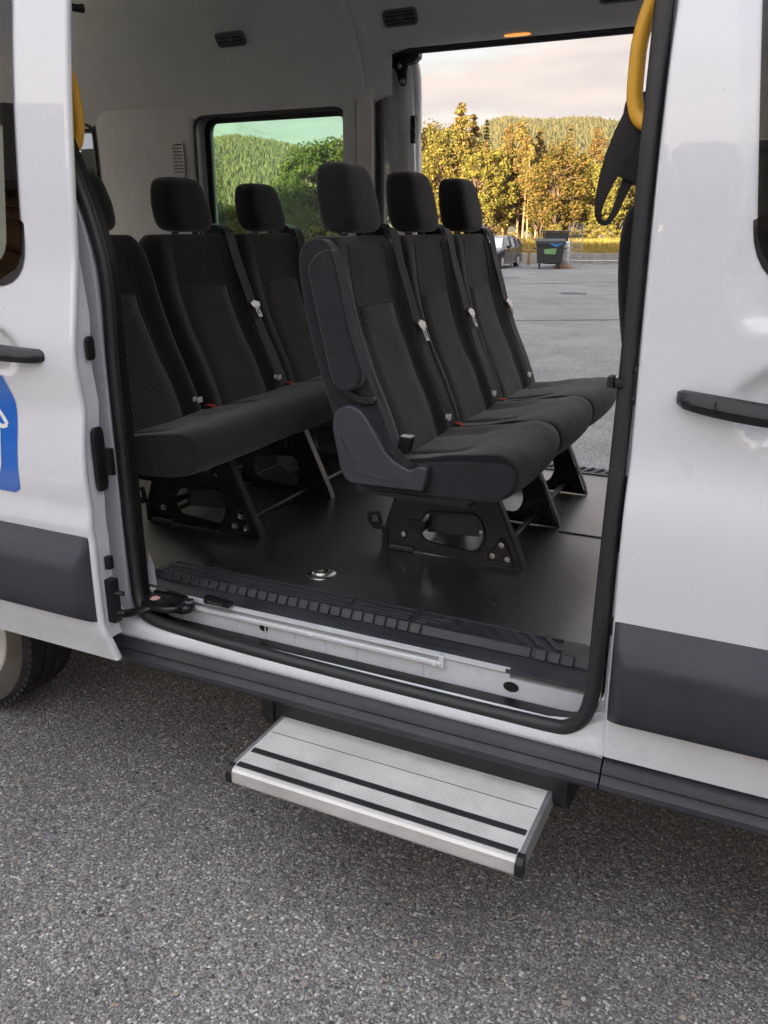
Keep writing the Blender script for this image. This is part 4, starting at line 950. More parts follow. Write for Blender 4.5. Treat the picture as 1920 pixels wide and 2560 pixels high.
# --- floor, sill step and scuff plate
b = MB(); b.box(-3.6, 2.1, .20, 1.86, .555, FL); b.build('floor', 'floor', VAN)
b = MB(); b.box(.395, .70, 1.094, 1.104, FL + .0005, FL + .0028); b.build('floor_seam', 'darkhole', VAN)
b = MB(); b.box(-3.6, 2.1, .13, 1.88, .36, .545); b.build('underbody', 'blackp', VAN)
b = MB(); sec = [(.030, .470), (.118, .470), (.118, .592), (.200, .592)]
b.grid([[(x, y, z) for y, z in sec] for x in (-.60, .0, .53)]); b.grid([[(x, y, z) for y, z in ((.030, .470), (.118, .470), (.118, .566), (.150, .566))] for x in (.53, .62, .76)]); b.grid([[(.53, .118, .566), (.53, .118, .592)], [(.53, .2, .566), (.53, .2, .592)]])
b.build('step_well', 'paint', VAN, smooth=30)
b = MB(); b.box(-.60, .52, .112, .1165, .5835, .592); b.build('rail_flange', 'paint', VAN)
b = MB(); b.box(-.60, .352, .1135, .1165, .573, .583); b.build('rail_slot', 'galv', VAN)
b = MB(); b.box(-.60, .356, .104, .1165, .5615, .5725); b.box(.348, .362, .106, .1165, .556, .592); b.build('rail_lip', 'paint', VAN, bevel=.002)
for i in range(9):
    x = -.46 + i * .095; b = MB(); b.box(x, x + .004, .1155, .1178, .50, .561); b.build('panel_rib', 'paint_in', VAN)
for x, z, rx, rz in ((-.178, .549, .013, .010), (.535, .545, .018, .0125)):
    b = MB(); b.lathe([(0, 0), (1, 0), (1.1, .002)], (0, 0, 0), 'y', 18); b.v = [(x + p[0] * rx, .1160 - p[1] * .0, z + p[2] * rz) for p in b.v]; b.build('drain_hole', 'darkhole', VAN)
b = MB(); b.lathe([(0, -.005), (.005, -.004), (.006, 0)], (.338, .103, .5665), 'y', 12); b.build('screw', 'paint', VAN, smooth=50)
b = MB(); b.lathe([(0, -.003), (.004, -.002), (.005, 0)], (-.02, .103, .5665), 'y', 12); b.build('screw', 'paint', VAN, smooth=50)
b = MB(); b.box(.52, .755, .16, .24, .545, .585); b.build('plywood_edge', 'wood', VAN)
# scuff plate
b = MB(); sec = [(.285, FL + .001), (.285, FL + .011), (.205, FL + .0145), (.1985, FL + .0155), (.188, FL - .002), (.183, FL - .0035), (.142, FL - .0035), (.136, FL - .005), (.115, FL - .0105), (.113, FL - .018), (.18, FL - .018)]
b.loft([[(x, y, z) for y, z in sec] for x in (-.62, -.3, 0, .3, .6, .730)]); scuff = b.build('scuff_plate', 'clad', VAN, smooth=25)
blk = MB(); bx_ = .0278
blk.loft([[(-bx_ / 2, .203, FL + .0150), (-bx_ / 2, .1985, FL + .0205), (-bx_ / 2, .1925, FL + .0190), (-bx_ / 2, .1780, FL - .0010), (-bx_ / 2, .183, FL - .0040)], [(bx_ / 2, .203, FL + .0150), (bx_ / 2, .1985, FL + .0205), (bx_ / 2, .1925, FL + .0190), (bx_ / 2, .1780, FL - .0010), (bx_ / 2, .183, FL - .0040)]])
first = None
def place_block(x):
    global first
    if first is None:
        first = blk.build('tread_block', 'clad', scuff, bevel=.0025); first.location.x = x
    else:
        o = first.copy(); COL.objects.link(o); o.parent = scuff; o.location.x = x
for i in range(25): place_block(-.567 + i * .0340)
for i in range(3): place_block(.585 + i * .034)
b = MB(); b.loft([[(x, y, z) for y, z in ((.203, FL + .0150), (.1985, FL + .0200), (.1925, FL + .0185), (.178, FL - .001), (.183, FL - .004))] for x in (.270, .560)]); b.build('tread_bar', 'clad', scuff, bevel=.0025)
for y0, y1, xa, xb_ in ((.214, .222, -.6, .27), (.228, .237, -.6, .30), (.244, .262, -.6, .34), (.272, .281, -.6, .62)):
    xs = [xa] + [c for c in (-.27, .05, .235) if c < xb_ - .02]
    for k, s in enumerate(xs):
        e = (xs[k + 1] - .018) if k + 1 < len(xs) else xb_
        b = MB(); b.box(s, e, y0, y1, FL + .0105, FL + .0175); b.build('tread_strip', 'clad', scuff, bevel=.0015)
for k in range(7):
    x = .30 + k * .045; b = MB(); b.add([(x, .272, FL + .011), (x + .020, .272, FL + .011), (x + .062, .215, FL + .0125), (x + .042, .215, FL + .0125), (x, .272, FL + .0165), (x + .020, .272, FL + .0165), (x + .062, .215, FL + .0185), (x + .042, .215, FL + .0185)], [(0, 1, 2, 3), (4, 5, 6, 7), (0, 1, 5, 4), (1, 2, 6, 5), (2, 3, 7, 6), (3, 0, 4, 7)]); b.build('tread_chevron', 'clad', scuff, bevel=.001)
b = MB(); b.box(.728, .735, .110, .20, FL - .022, FL + .012); b.build('scuff_end', 'blackp', scuff)
# roller arm of the sliding door running in the rail
b = MB(); b.tube(cat([(-.82, -.050, .540), (-.70, -.022, .548), (-.62, -.008, .556), (-.555, -.004, .568), (-.51, .012, .582), (-.47, .045, .590), (-.43, .075, .592), (-.400, .095, .592)], 5), .0165, 10, ry=.011); b.superq((-.475, .052, .592), .070, .042, .013, .5, .7); b.superq((-.435, .078, .580), .045, .028, .016, .6, .7); b.build('roller_arm', 'black', door, smooth=50)
b = MB(); b.lathe([(0, 0), (.014, 0), (.0145, -.001)], (-.497, .048, .6056), 'z', 18); st = b.build('warning_sticker', 'white', door)
b = MB(); b.lathe([(.0095, .0006), (.013, .0006)], (-.497, .048, .6056), 'z', 18); b.box(-.503, -.490, .0465, .0495, .6062, .6068); b.build('warning_ring', 'red', st)
b = MB(); b.prism(rpoly([(-.365, .596), (-.275, .596), (-.272, .612), (-.362, .618)], .005), 'y', .096, .112); b.tube([(-.345, .094, .606), (-.292, .094, .603)], .006, 8); b.build('rail_stop', 'black', VAN, smooth=40)
for x in (-.352, -.282):
    b = MB(); b.lathe([(0, -.006), (.007, -.005), (.008, .0)], (x, .096, .604), 'y', 12); b.build('stop_bolt', 'blackp', VAN, smooth=50)
b = MB(); b.prism(rpoly([(-.545, .600), (-.50, .604), (-.43, .598), (-.43, .588), (-.5, .585), (-.545, .588)], .004), 'y', .098, .112); b.build('rail_bracket', 'black', VAN)
# floor anchor disc
b = MB(); b.lathe([(0.0, .003), (.010, .003), (.0105, .011), (.024, .011), (.026, .009), (.027, .005), (.042, .004), (.046, .001), (.047, 0)], (-.164, .414, FL), 'z', 32); b.build('floor_anchor', 'steel', VAN, smooth=40)
# --- folding step under the sill
step = MB(); prof = []; y = .060
while y > -.226:
    ctr = y
    in_strip = (-.188 < y < -.156) or (-.238 < y < -.218)
    prof += [(y, .3770), (y - .0040, .3770), (y - .0046, .37655), (y - .0062, .37655)]; y -= .0068
prof += [(-.244, .3765), (-.252, .374), (-.257, .368), (-.258, .340), (-.254, .333), (-.244, .331), (.060, .331)]
step.prism(prof, 'x', -.036, .672); st_ = step.build('step_tread', 'alu', VAN, smooth=25)
for y0, y1 in ((-.163, -.181), (-.226, -.243)):
    b = MB(); b.box(-.030, .668, y1, y0, .374, .3792); b.build('grip_strip', 'rubber', st_, bevel=.001)
b = MB(); b.box(-.030, .668, -.0865, -.0845, .374, .3776); b.build('step_joint', 'darkhole', st_)
for x0, x1 in ((-.046, -.036), (.672, .684)):
    b = MB(); b.box(x0, x1, -.240, .060, .330, .3785); b.build('step_rail', 'galv', st_, bevel=.003)
    b = MB(); b.prism(rpoly([(-.232, .379), (-.252, .378), (-.262, .366), (-.262, .338), (-.252, .329), (-.232, .329)], .006), 'x', x0 - .002, x1 + .002); b.build('step_cap', 'blackp', st_, smooth=40)
b = MB(); b.box(-.10, .715, -.012, .16, .345, .425); b.build('step_housing', 'blackp', VAN, bevel=.008)
for x in (-.085, .70):
    b = MB(); b.prism(rpoly([(-.02, .425), (.16, .425), (.16, .31), (.02, .315), (-.02, .36)], .012), 'x', x - .018, x + .018); b.build('step_bracket', 'blackp', VAN, bevel=.004)
# --- rear wheel of the near side and the others
def wheel(x, s, yo):
    prof_ = [(.235, .030), (.245, .012), (.275, .003), (.305, .004), (.325, .016), (.336, .028), (.3435, .045), (.3435, .0745), (.336, .075), (.336, .083), (.3455, .0835), (.3455, .1215), (.337, .122), (.337, .132), (.3455, .1325), (.3455, .170), (.336, .1705), (.336, .179), (.3435, .18), (.340, .205), (.325, .22), (.26, .225), (.235, .20)]
    b = MB(); b.lathe([(r, s * h) for r, h in prof_], (x, yo, .345), 'y', 72); w = b.build('wheel', 'tyre', VAN, smooth=35)
    q = MB()
    for i in range(72):                                             # shoulder lugs and sipes
        a = 2 * math.pi * i / 72
        for (h0, h1, sk, r0, r1) in ((.020, .044, .3, .331, .3462), (.047, .073, .0, .3435, .3468), (.0855, .119, -.25, .3455, .3474), (.134, .168, .25, .3455, .3474), (.182, .206, 0, .338, .3462)):
            da = 2 * math.pi / 72 * .36; ring = []
            for (aa, hh) in ((a - da + sk * .06, h0), (a + da + sk * .06, h0), (a + da - sk * .06, h1), (a - da - sk * .06, h1)):
                for rr in (r0, r1):
                    ring.append((x + rr * math.cos(aa), yo + s * hh, .345 + rr * math.sin(aa)))
            v = ring; q.add([v[0], v[2], v[4], v[6], v[1], v[3], v[5], v[7]], [(4, 5, 6, 7), (0, 1, 5, 4), (1, 2, 6, 5), (2, 3, 7, 6), (3, 0, 4, 7)])
    to = q.build('tread', 'tyre', w); to['kind'] = 'stuff'
    q = MB(); q.lathe([(.243, s * .0115), (.275, s * .002), (.300, s * .003), (.318, s * .010)], (x, yo - s * .0015, .345), 'y', 56); q.build('sidewall', 'tyreside', w, smooth=60)
    q = MB(); q.lathe([(.02, s * .06), (.09, s * .055), (.15, s * .075), (.205, s * .05), (.225, s * .015), (.240, s * .006), (.246, s * .010), (.246, s * .1)], (x, yo, .345), 'y', 48); q.build('rim', 'steelrim', w, smooth=40)
wheel(-1.40, 1, .048); wheel(-1.40, -1, 1.93); wheel(1.90, 1, .05); wheel(1.90, -1, 1.93)
# ------------------------------------------------------------------ interior lining, far side, roof
HEAD = smooth_tab([(1.862, 2.085), (1.856, 2.12), (1.835, 2.19), (1.80, 2.27), (1.75, 2.36), (1.69, 2.43), (1.60, 2.48), (1.45, 2.515), (1.0, 2.53), (.55, 2.515), (.32, 2.48), (.20, 2.42), (.14, 2.34)], 4)
def liner(name, x0, x1, prof, nx, m, dip=None):
    b = MB(); b.grid([[(x0 + (x1 - x0) * i / nx, y, z) for y, z in prof] for i in range(nx + 1)]); return b.build(name, m, VAN, smooth=60)
liner('headliner', -3.6, -.735, HEAD, 20, 'head')
b = MB(); b.tube(cat([(-.735, y, z) for y, z in HEAD[::4]], 3), .012, 8); b.build('headliner_lip', 'head', VAN, smooth=60)
HD = smooth_tab([(1.865, 2.296), (1.84, 2.290), (1.805, 2.292), (1.775, 2.308), (1.755, 2.335), (1.735, 2.37), (1.69, 2.43), (1.62, 2.475), (1.45, 2.512), (1.0, 2.525), (.55, 2.51), (.34, 2.475), (.22, 2.42), (.16, 2.37), (.13, 2.335), (.10, 2.312), (.07, 2.305)], 4)
liner('headliner_front', -.60, 2.2, HD, 20, 'head')
# moulded corner piece between the two, running down onto the pillar
def resample(tab, n):
    L_ = [0.0]
    for p, q in zip(tab, tab[1:]): L_.append(L_[-1] + math.hypot(q[0] - p[0], q[1] - p[1]))
    o = []
    for k in range(n):
        d = L_[-1] * k / (n - 1); o.append((interp(list(zip(L_, [p[0] for p in tab])), d), interp(list(zip(L_, [p[1] for p in tab])), d)))
    return o
ha = resample([(y + .006, z) for y, z in HEAD], 40); hb = resample([(1.850, 2.125)] + HD[4:], 40); b = MB(); rows = []
for i in range(9):
    t = i / 8; e = t * t * (3 - 2 * t); rows.append([(-.735 + .135 * t, p[0] * (1 - e) + q[0] * e - .010 * math.sin(math.pi * t), p[1] * (1 - e) + q[1] * e) for p, q in zip(ha, hb)])
b.grid(rows); b.build('headliner_corner', 'head', VAN, smooth=70)
b = MB(); o_ = rpoly([(-.735, 2.10), (-.735, 2.30), (-.48, 2.30), (-.53, 2.294), (-.62, 2.275), (-.662, 2.22), (-.680, 2.10)], [0.03, 0, 0, .02, .05, .05, 0.035]); b.plate(o_, [], 'y', 1.845, .02); b.build('pillar_trim_upper', 'head', VAN)
# far wall below the lining: pillars, panels, windows
b = MB(); b.plate([(-2.35, .60), (-.84, .60), (-.84, 1.40), (-2.35, 1.40)], [], 'y', 1.862, .02); b.build('wall_trim_lower', 'blackp', VAN)
b = MB(); b.plate([(-2.75, .60), (-2.35, .60), (-2.35, 1.40), (-2.75, 1.40)], [], 'y', 1.862, .02); b.build('wall_trim_lower', 'blackp', VAN)
b = MB(); b.plate([(-3.6, .60), (-2.75, .60), (-2.75, 1.38), (-3.6, 1.38)], [], 'y', 1.862, .02); b.build('rear_wall_panel', 'trimgrey', VAN)
def pillar(name, x0, x1, z0, z1, y, m, rad=.03):
    b = MB(); b.prism(rpoly([(x0, 1.90), (x0, y), (x1, y), (x1, 1.90)], [0, rad, rad, 0], 5), 'z', z0, z1); return b.build(name, m, VAN, smooth=40)
pillar('window_pillar', -.835, -.770, .60, 2.115, 1.842, 'trimlight', .012)
pillar('door_pillar', -.766, -.688, .60, 2.115, 1.838, 'trimlight', .012)
for (x, z) in ((-.80, 2.06), (-.725, 2.05)):
    b = MB(); b.lathe([(.0, -.0005), (.010, -.001), (.0115, .0)], (x, 1.8385 if x > -.76 else 1.8425, z), 'y', 16); b.build('pillar_plug', 'trimlight', VAN, smooth=40)
# quarter trim between the two far windows, with cooling slots
b = MB(); rows = []
for x, y in cat([(-1.640, 1.895), (-1.645, 1.862), (-1.70, 1.850), (-1.86, 1.838), (-2.02, 1.838), (-2.18, 1.850), (-2.245, 1.868), (-2.262, 1.90)], 4):
    rows.append([(x, y + (.012 * max(0, (2.1 - z)) if z < 2.1 else 0), z) for z in (1.38, 1.6, 1.8, 2.0, 2.10, 2.135, 2.145)])
b.grid(rows); b.build('quarter_trim', 'trimlight', VAN, smooth=50)
b = MB(); b.plate(rpoly([(-1.758, 1.835), (-1.690, 1.835), (-1.690, 1.985), (-1.758, 1.985)], .012), [rpoly([(-1.752, 1.841), (-1.696, 1.841), (-1.696, 1.979), (-1.752, 1.979)], .008)], 'y', 1.838, .006); vg = b.build('cooling_grille', 'trimlight', VAN)
b = MB(); b.box(-1.753, -1.695, 1.8462, 1.8466, 1.84, 1.98); b.build('grille_back', 'darkhole', vg)
for k in range(9):
    z = 1.845 + k * .0150; b = MB(); b.add([(-1.753, 1.840, z), (-1.695, 1.840, z), (-1.695, 1.846, z + .009), (-1.753, 1.846, z + .009), (-1.753, 1.8415, z - .003), (-1.695, 1.8415, z - .003), (-1.695, 1.8455, z + .005), (-1.753, 1.8455, z + .005)], [(0, 1, 2, 3), (4, 5, 6, 7), (0, 1, 5, 4), (1, 2, 6, 5), (2, 3, 7, 6), (3, 0, 4, 7)]); b.build('slat', 'trimlight', vg)
# windows in the far wall
def far_window(x0, x1, z0, z1):
    g = win_panel('window', [(0, 1.955), (3, 1.955)], x0 - .02, x1 + .02, z0 - .02, z1 + .02, .06, lambda x, z: 0, 'glass_green', VAN, 6, 10)
    b = MB(); b.plate(rrect(x0 - .045, x1 + .045, z0 - .05, z1 + .040, .06), [rrect(x0, x1, z0, z1, .05)], 'y', 1.940, .012); b.build('window_seal', 'blackp', g)
    b = MB(); ring = rrect(x0 - .030, x1 + .030, z0 - .03, z1 + .022, .06); b.grid([[(x, 1.866, z) for x, z in ring + ring[:1]], [(x, 1.944, z) for x, z in ring + ring[:1]]]); b.build('window_reveal', 'paint_in', g, smooth=50)
    b = MB(); b.tube([(x, 1.862, z) for x, z in ring], .008, 6, True); b.build('reveal_edge', 'rubber', g, smooth=60)
far_window(-1.605, -.865, 1.47, 2.070); far_window(-2.52, -2.29, 1.47, 2.07)
b = MB(); b.plate([(-3.6, 1.38), (-2.56, 1.38), (-2.56, 2.10), (-3.6, 2.10)], [], 'y', 1.862, .02); b.build('rear_wall_panel', 'whitev', VAN)  # hidden wall kept solid and white to bounce the sun beam into the cabin
b = MB(); b.plate([(-2.56, 2.075), (-2.26, 2.075), (-2.26, 2.11), (-2.56, 2.11)], [], 'y', 1.862, .02); b.build('wall_trim_upper', 'trimlight', VAN)
b = MB(); b.plate([(-3.62, .36), (.95, .36), (2.05, .36), (2.05, 2.42), (-3.62, 2.42)], [rrect(-.690, .80, .585, 2.305, .10, 8), rrect(-1.62, -.85, 1.455, 2.085, .06), rrect(-2.54, -2.27, 1.455, 2.085, .06), rrect(1.0, 1.78, 1.48, 2.16, .10)], 'y', 1.958, .03); b.build('body_side', 'paint', VAN)
b = MB(); b.grid([[(x, .02 + .30 * (1 - math.cos(t)) * .5, 2.42 + .19 * math.sin(t)) for t in (0, .5, 1.0, 1.57)] + [(x, 1.96 - .30 * (1 - math.cos(t)) * .5, 2.42 + .19 * math.sin(t)) for t in (1.57, 1.0, .5, 0)] for x in (-3.62, 0, 2.05)]); b.build('roof', 'paint', VAN, smooth=50)
for y0 in (-.03, 1.955):  # unseen rear doors, set open to bring more daylight into the cabin
    b = MB(); b.plate([(-4.52, .42), (-3.68, .42), (-3.68, 2.44), (-4.52, 2.44)], [rrect(-4.40, -3.80, 1.45, 2.2, .08)], 'y', y0, .035); rd = b.build('rear_door', 'paint_in', VAN, bevel=.006)
    b = MB(); b.box(-4.42, -3.78, y0 + .010, y0 + .016, 1.43, 2.22); b.build('window', 'glass_clear', rd)
    b = MB(); b.box(-4.30, -4.10, y0 - .012, y0 - .001, 1.10, 1.16); b.build('handle', 'blackp', rd, bevel=.004)
b = MB(); b.plate([(.02, .36), (1.96, .36), (1.96, 2.42), (1.85, 2.56), (.15, 2.56), (.02, 2.42)], [rpoly([(.12, .60), (1.86, .60), (1.86, 2.30), (1.72, 2.44), (.26, 2.44), (.12, 2.30)], .05)], 'x', -3.64, .03); b.build('rear_frame', 'paint_in', VAN)
# nose: windscreen, bonnet, bumper
b = MB(); b.loft([[(2.05, .06, .50), (2.05, 1.92, .50), (2.05, 1.94, 1.35), (2.05, .04, 1.35)], [(2.75, .12, .50), (2.75, 1.86, .50), (2.75, 1.84, 1.15), (2.75, .14, 1.15)], [(2.95, .22, .50), (2.95, 1.76, .50), (2.95, 1.74, .95), (2.95, .24, .95)]]); b.build('bonnet', 'paint', VAN, bevel=.03)
b = MB(); b.box(2.6, 3.02, .15, 1.83, .30, .62); b.build('bumper', 'plastic', VAN, bevel=.04)
b = MB(); b.add([(2.60, .14, 1.28), (2.60, 1.84, 1.28), (2.06, 1.72, 2.36), (2.06, .26, 2.36)], [(0, 1, 2, 3)]); b.build('windscreen', 'glass_clear', VAN)
b = MB(); b.box(1.85, 2.25, .12, 1.84, .85, 1.22); b.build('dashboard', 'blackp', VAN, bevel=.04)
# far door opening: seal, sill, tread
path = [(x, 1.872, z) for x, z in rrect(-.668, .80, .592, 2.288, .115, 8)]
b = MB(); b.tube(path, .0165, 10, True); b.build('door_seal', 'rubber', VAN, smooth=80)
b = MB(); b.box(-.66, .80, 1.862, 1.872, FL + .0, FL + .006); b.build('sill_edge', 'alu', VAN)
b = MB(); b.box(-.66, .80, 1.874, 1.985, FL - .06, FL - .004); fs = b.build('scuff_plate', 'clad', VAN)
for k in range(34):
    x = -.64 + k * .042; b = MB(); b.add([(x, 1.885, FL - .004), (x + .016, 1.885, FL - .004), (x + .05, 1.965, FL - .004), (x + .034, 1.965, FL - .004), (x, 1.885, FL + .004), (x + .016, 1.885, FL + .004), (x + .05, 1.965, FL + .004), (x + .034, 1.965, FL + .004)], [(4, 5, 6, 7), (0, 1, 5, 4), (1, 2, 6, 5), (2, 3, 7, 6), (3, 0, 4, 7)]); b.build('tread_chevron', 'clad', fs)
# far sliding door, slid back: its leading edge and inner frame stand in the opening
b = MB(); fp_ = [(2.075, .50), (2.085, 1.0), (2.075, 1.4), (2.045, 1.75), (2.02, 2.0), (1.985, 2.30)]
fpt = smooth_tab(fp_, 4)
b.grid([[(-.545, y, z) for y, z in fpt], [(-.538, y - .012, z) for y, z in fpt], [(-.542, y - .030, z) for y, z in fpt], [(-.548, y - .034, z) for y, z in fpt], [(-.552, y - .060, z) for y, z in fpt], [(-.575, y - .070, z) for y, z in fpt], [(-.600, y - .072, z) for y, z in fpt], [(-.625, y - .060, z) for y, z in fpt]])
fd = b.build('sliding_door', 'whitev', VAN, smooth=40)
b = MB(); fz = zlist(.50, 2.30, 40); fy = lambda z: interp([(q[1], q[0]) for q in fpt], z)
b.grid([[(-.545 - 1.305 * i / 30, fy(z), z) for i in range(31)] for z in fz]); b.f = [f for f in b.f if not (-1.74 < sum(b.v[i][0] for i in f) / 4 < -.66 and 1.40 < sum(b.v[i][2] for i in f) / 4 < 2.20)]
b.build('outer_skin', 'paint', fd, smooth=60)
# inner frame sheet with the curved window cut-out edge
edge = cat([(-.95, 2.295), (-.80, 2.29), (-.745, 2.20), (-.725, 2.108), (-.705, 2.05), (-.688, 1.93), (-.670, 1.81), (-.663, 1.75), (-.66, 1.60), (-.66, 1.2)], 5)
b = MB(); b.grid([[(x_, interp([(q[1], q[0]) for q in fpt], z_) - .058, z_) for x_, z_ in edge], [(-.612, interp([(q[1], q[0]) for q in fpt], z_) - .060, z_) for x_, z_ in edge]])
b.build('inner_frame', 'whitev', fd, smooth=50)
b = MB(); b.tube([(x_, interp([(q[1], q[0]) for q in fpt], z_) - .055, z_) for x_, z_ in edge[6:]], .006, 6); b.build('frame_lip', 'whitev', fd, smooth=60)
b = MB(); b.grid([[(x_, interp([(q[1], q[0]) for q in fpt], z_) - .02, z_) for z_ in (1.45, 1.7, 2.0, 2.24)] for x_ in (-1.8, -.68)]); b.build('window', 'glass_green', fd)
b = MB(); b.prism(rpoly([(-.655, 2.243), (-.648, 2.272), (-.60, 2.272), (-.565, 2.292), (-.525, 2.298), (-.525, 2.268), (-.552, 2.255), (-.565, 2.225), (-.567, 2.175), (-.582, 2.160), (-.597, 2.175), (-.612, 2.225), (-.635, 2.24)], .010), 'y', 1.905, 1.918); br = b.build('hinge_bracket', 'black', fd, smooth=40)
b = MB(); b.prism(rpoly([(-.56, 2.24), (-.525, 2.245), (-.500, 2.262), (-.500, 2.315), (-.56, 2.315)], .008), 'y', 1.885, 1.925); b.build('top_roller', 'black', fd, bevel=.004)
for x_, z_ in ((-.640, 2.256), (-.597, 2.240), (-.580, 2.182)):
    b = MB(); b.lathe([(0, -.008), (.008, -.007), (.011, -.002), (.013, 0)], (x_, 1.905, z_), 'y', 14); b.build('bolt', 'steel', br, smooth=50)
b = MB(); b.prism(rpoly([(-.562, 1.945), (-.541, 1.945), (-.541, 2.055), (-.562, 2.055)], .008), 'y', 1.948, 1.962); b.box(-.558, -.535, 1.94, 1.96, 1.965, 1.985); b.box(-.558, -.535, 1.94, 1.96, 2.005, 2.025); b.build('latch', 'black', fd, smooth=40)
b = MB(); b.tube(cat([(-.556, 1.950, 2.262), (-.546, 1.962, 2.225), (-.545, 1.975, 2.15), (-.550, 1.990, 2.05), (-.554, 2.002, 1.9), (-.558, 2.022, 1.7), (-.56, 2.035, 1.5)], 4), [.022 if i < 14 else .017 for i in range(25)], 10); b.build('door_post', 'whitev', fd, smooth=60)
# air vents in the lining
def air_vent(x, y, z, tang):
    ty, tz = tang; m = frame(Vector((x, y, z)), (1, 0, 0), (0, ty, tz))
    if m[1][2] > 0: m = frame(Vector((x, y, z)), (1, 0, 0), (0, -ty, -tz))
    W_, H_ = .145, .062
    b = MB(); b.plate(rrect(-W_ / 2, W_ / 2, -H_ / 2, H_ / 2, .02), [rrect(-W_ / 2 + .009, W_ / 2 - .009, -H_ / 2 + .008, H_ / 2 - .008, .014)], 'z', .0, .012); b.moved(m); v = b.build('air_vent', 'ventgrey', VAN, bevel=.002)
    b = MB(); b.add([(-W_ / 2 + .006, -H_ / 2 + .006, .002), (W_ / 2 - .006, -H_ / 2 + .006, .002), (W_ / 2 - .006, H_ / 2 - .006, .002), (-W_ / 2 + .006, H_ / 2 - .006, .002)], [(0, 1, 2, 3)]); b.moved(m); b.build('vent_back', 'darkhole', v)
    for k in (-1, 0, 1):
        b = MB(); yy = k * .0145; b.box(-W_ / 2 + .008, W_ / 2 - .008, yy - .0022, yy + .0022, .003, .0105); b.moved(m); b.build('slat', 'ventgrey', v)
    for k in (-2, -1, 0, 1, 2):
        b = MB(); xx = k * .022; b.box(xx - .0013, xx + .0013, -H_ / 2 + .008, H_ / 2 - .008, .0028, .007); b.moved(m); b.build('slat', 'ventgrey', v)
    b = MB(); b.box(-.012, .012, -.007, .007, .004, .0125); b.moved(m); b.build('vent_tab', 'ventgrey', v, bevel=.002)
air_vent(-1.315, 1.738, 2.372, (-.62, .78)); air_vent(-.510, 1.727, 2.378, (-.5, .87)); air_vent(.33, 1.727, 2.378, (-.5, .87))
# glossy lens over the far door, its sunset reflection put in as emission
b = MB(); b.superq((-.060, 1.806, 2.2925), .052, .011, .0045, .5, .6); b.build('lamp_lens_glint', 'lens_glow', VAN, smooth=60)
# yellow grab rails by the near door
b = MB(); b.tube(cat([(.80, .10, 2.035), (.765, .11, 2.025), (.727, .12, 1.990), (.709, .12, 1.93), (.706, .12, 1.87), (.708, .12, 1.825), (.722, .115, 1.792), (.755, .10, 1.780), (.80, .09, 1.778)], 5), .0150, 12); b.build('grab_rail', 'yellow', VAN, smooth=80)
b = MB(); b.tube(cat([(-.82, .13, 2.03), (-.775, .17, 2.02), (-.746, .19, 1.98), (-.741, .20, 1.90), (-.744, .20, 1.84), (-.762, .19, 1.80), (-.82, .15, 1.785)], 5), .0150, 12); b.build('grab_rail', 'yellow', VAN, smooth=80)
b = MB(); b.tube([(-.71, .14, 2.124), (-.695, .19, 2.122), (-.690, .205, 2.124)], [.010, .009, .011], 8); b.build('coat_hook', 'blackp', VAN, smooth=60)
# inner trims of the near wall, front pillar
b = MB(); b.box(-2.58, -.63, .10, .12, .60, 1.40); b.build('wall_trim_lower', 'trimlight', VAN)
pillar_b = MB(); pillar_b.prism(rpoly([(.775, .05), (.90, .05), (.90, .13), (.80, .13)], .015), 'z', .60, 2.35); pillar_b.build('front_pillar', 'trimgrey', VAN, smooth=40)
pillar_b = MB(); pillar_b.prism(rpoly([(-.79, .06), (-.69, .06), (-.70, .12), (-.79, .12)], .015), 'z', .60, 2.35); pillar_b.build('rear_pillar', 'trimgrey', VAN, smooth=40)
# white flash of jamb seen low inside the rear seal
b = MB(); b.add([(-.600, .13, .60), (-.56, .13, .60), (-.563, .13, .66), (-.578, .13, .705)], [(0, 1, 2, 3)]); b.build('jamb_patch', 'paint_in', VAN)

# ------------------------------------------------------------------ bench seats
FRONT = smooth_tab([(.93, .118), (1.0, .106), (1.057, .088), (1.143, .052), (1.216, .018), (1.348, -.032), (1.478, -.067), (1.55, -.086), (1.580, -.104)], 4)
BACK = smooth_tab([(.93, -.045), (1.0, -.062), (1.124, -.092), (1.23, -.130), (1.354, -.168), (1.475, -.190), (1.54, -.195), (1.580, -.176)], 4)
HWT = smooth_tab([(.93, .236), (1.2, .2385), (1.42, .2385), (1.50, .232), (1.545, .219), (1.568, .205), (1.580, .190)], 4)
DISH = [(.93, .020), (1.3, .022), (1.45, .014), (1.55, .004), (1.58, 0)]
def back_front(z, f):                # x of the front face at fraction f of half width
    x = interp(FRONT, z); d = interp(DISH, z); a = abs(f)
    k = 0.0 if a > .80 else (1.0 if a < .54 else (.80 - a) / .26); k = k * k * (3 - 2 * k)
    edge = 0.0 if a < .86 else .030 * ((a - .86) / .14) ** 2
    return x - d * k - edge
def wob(py, pz, y0): return .0025 * math.sin(py * 19 + y0 * 31) * math.sin(pz * 13 + y0 * 17) + .0012 * math.sin(pz * 41 + py * 27 + y0 * 9)
def cwob(x, y, ph): return .0028 * math.sin(x * 17 + ph) * math.sin(y * 21 + ph * 1.7) + .0016 * math.sin(x * 43 + y * 31 + ph)
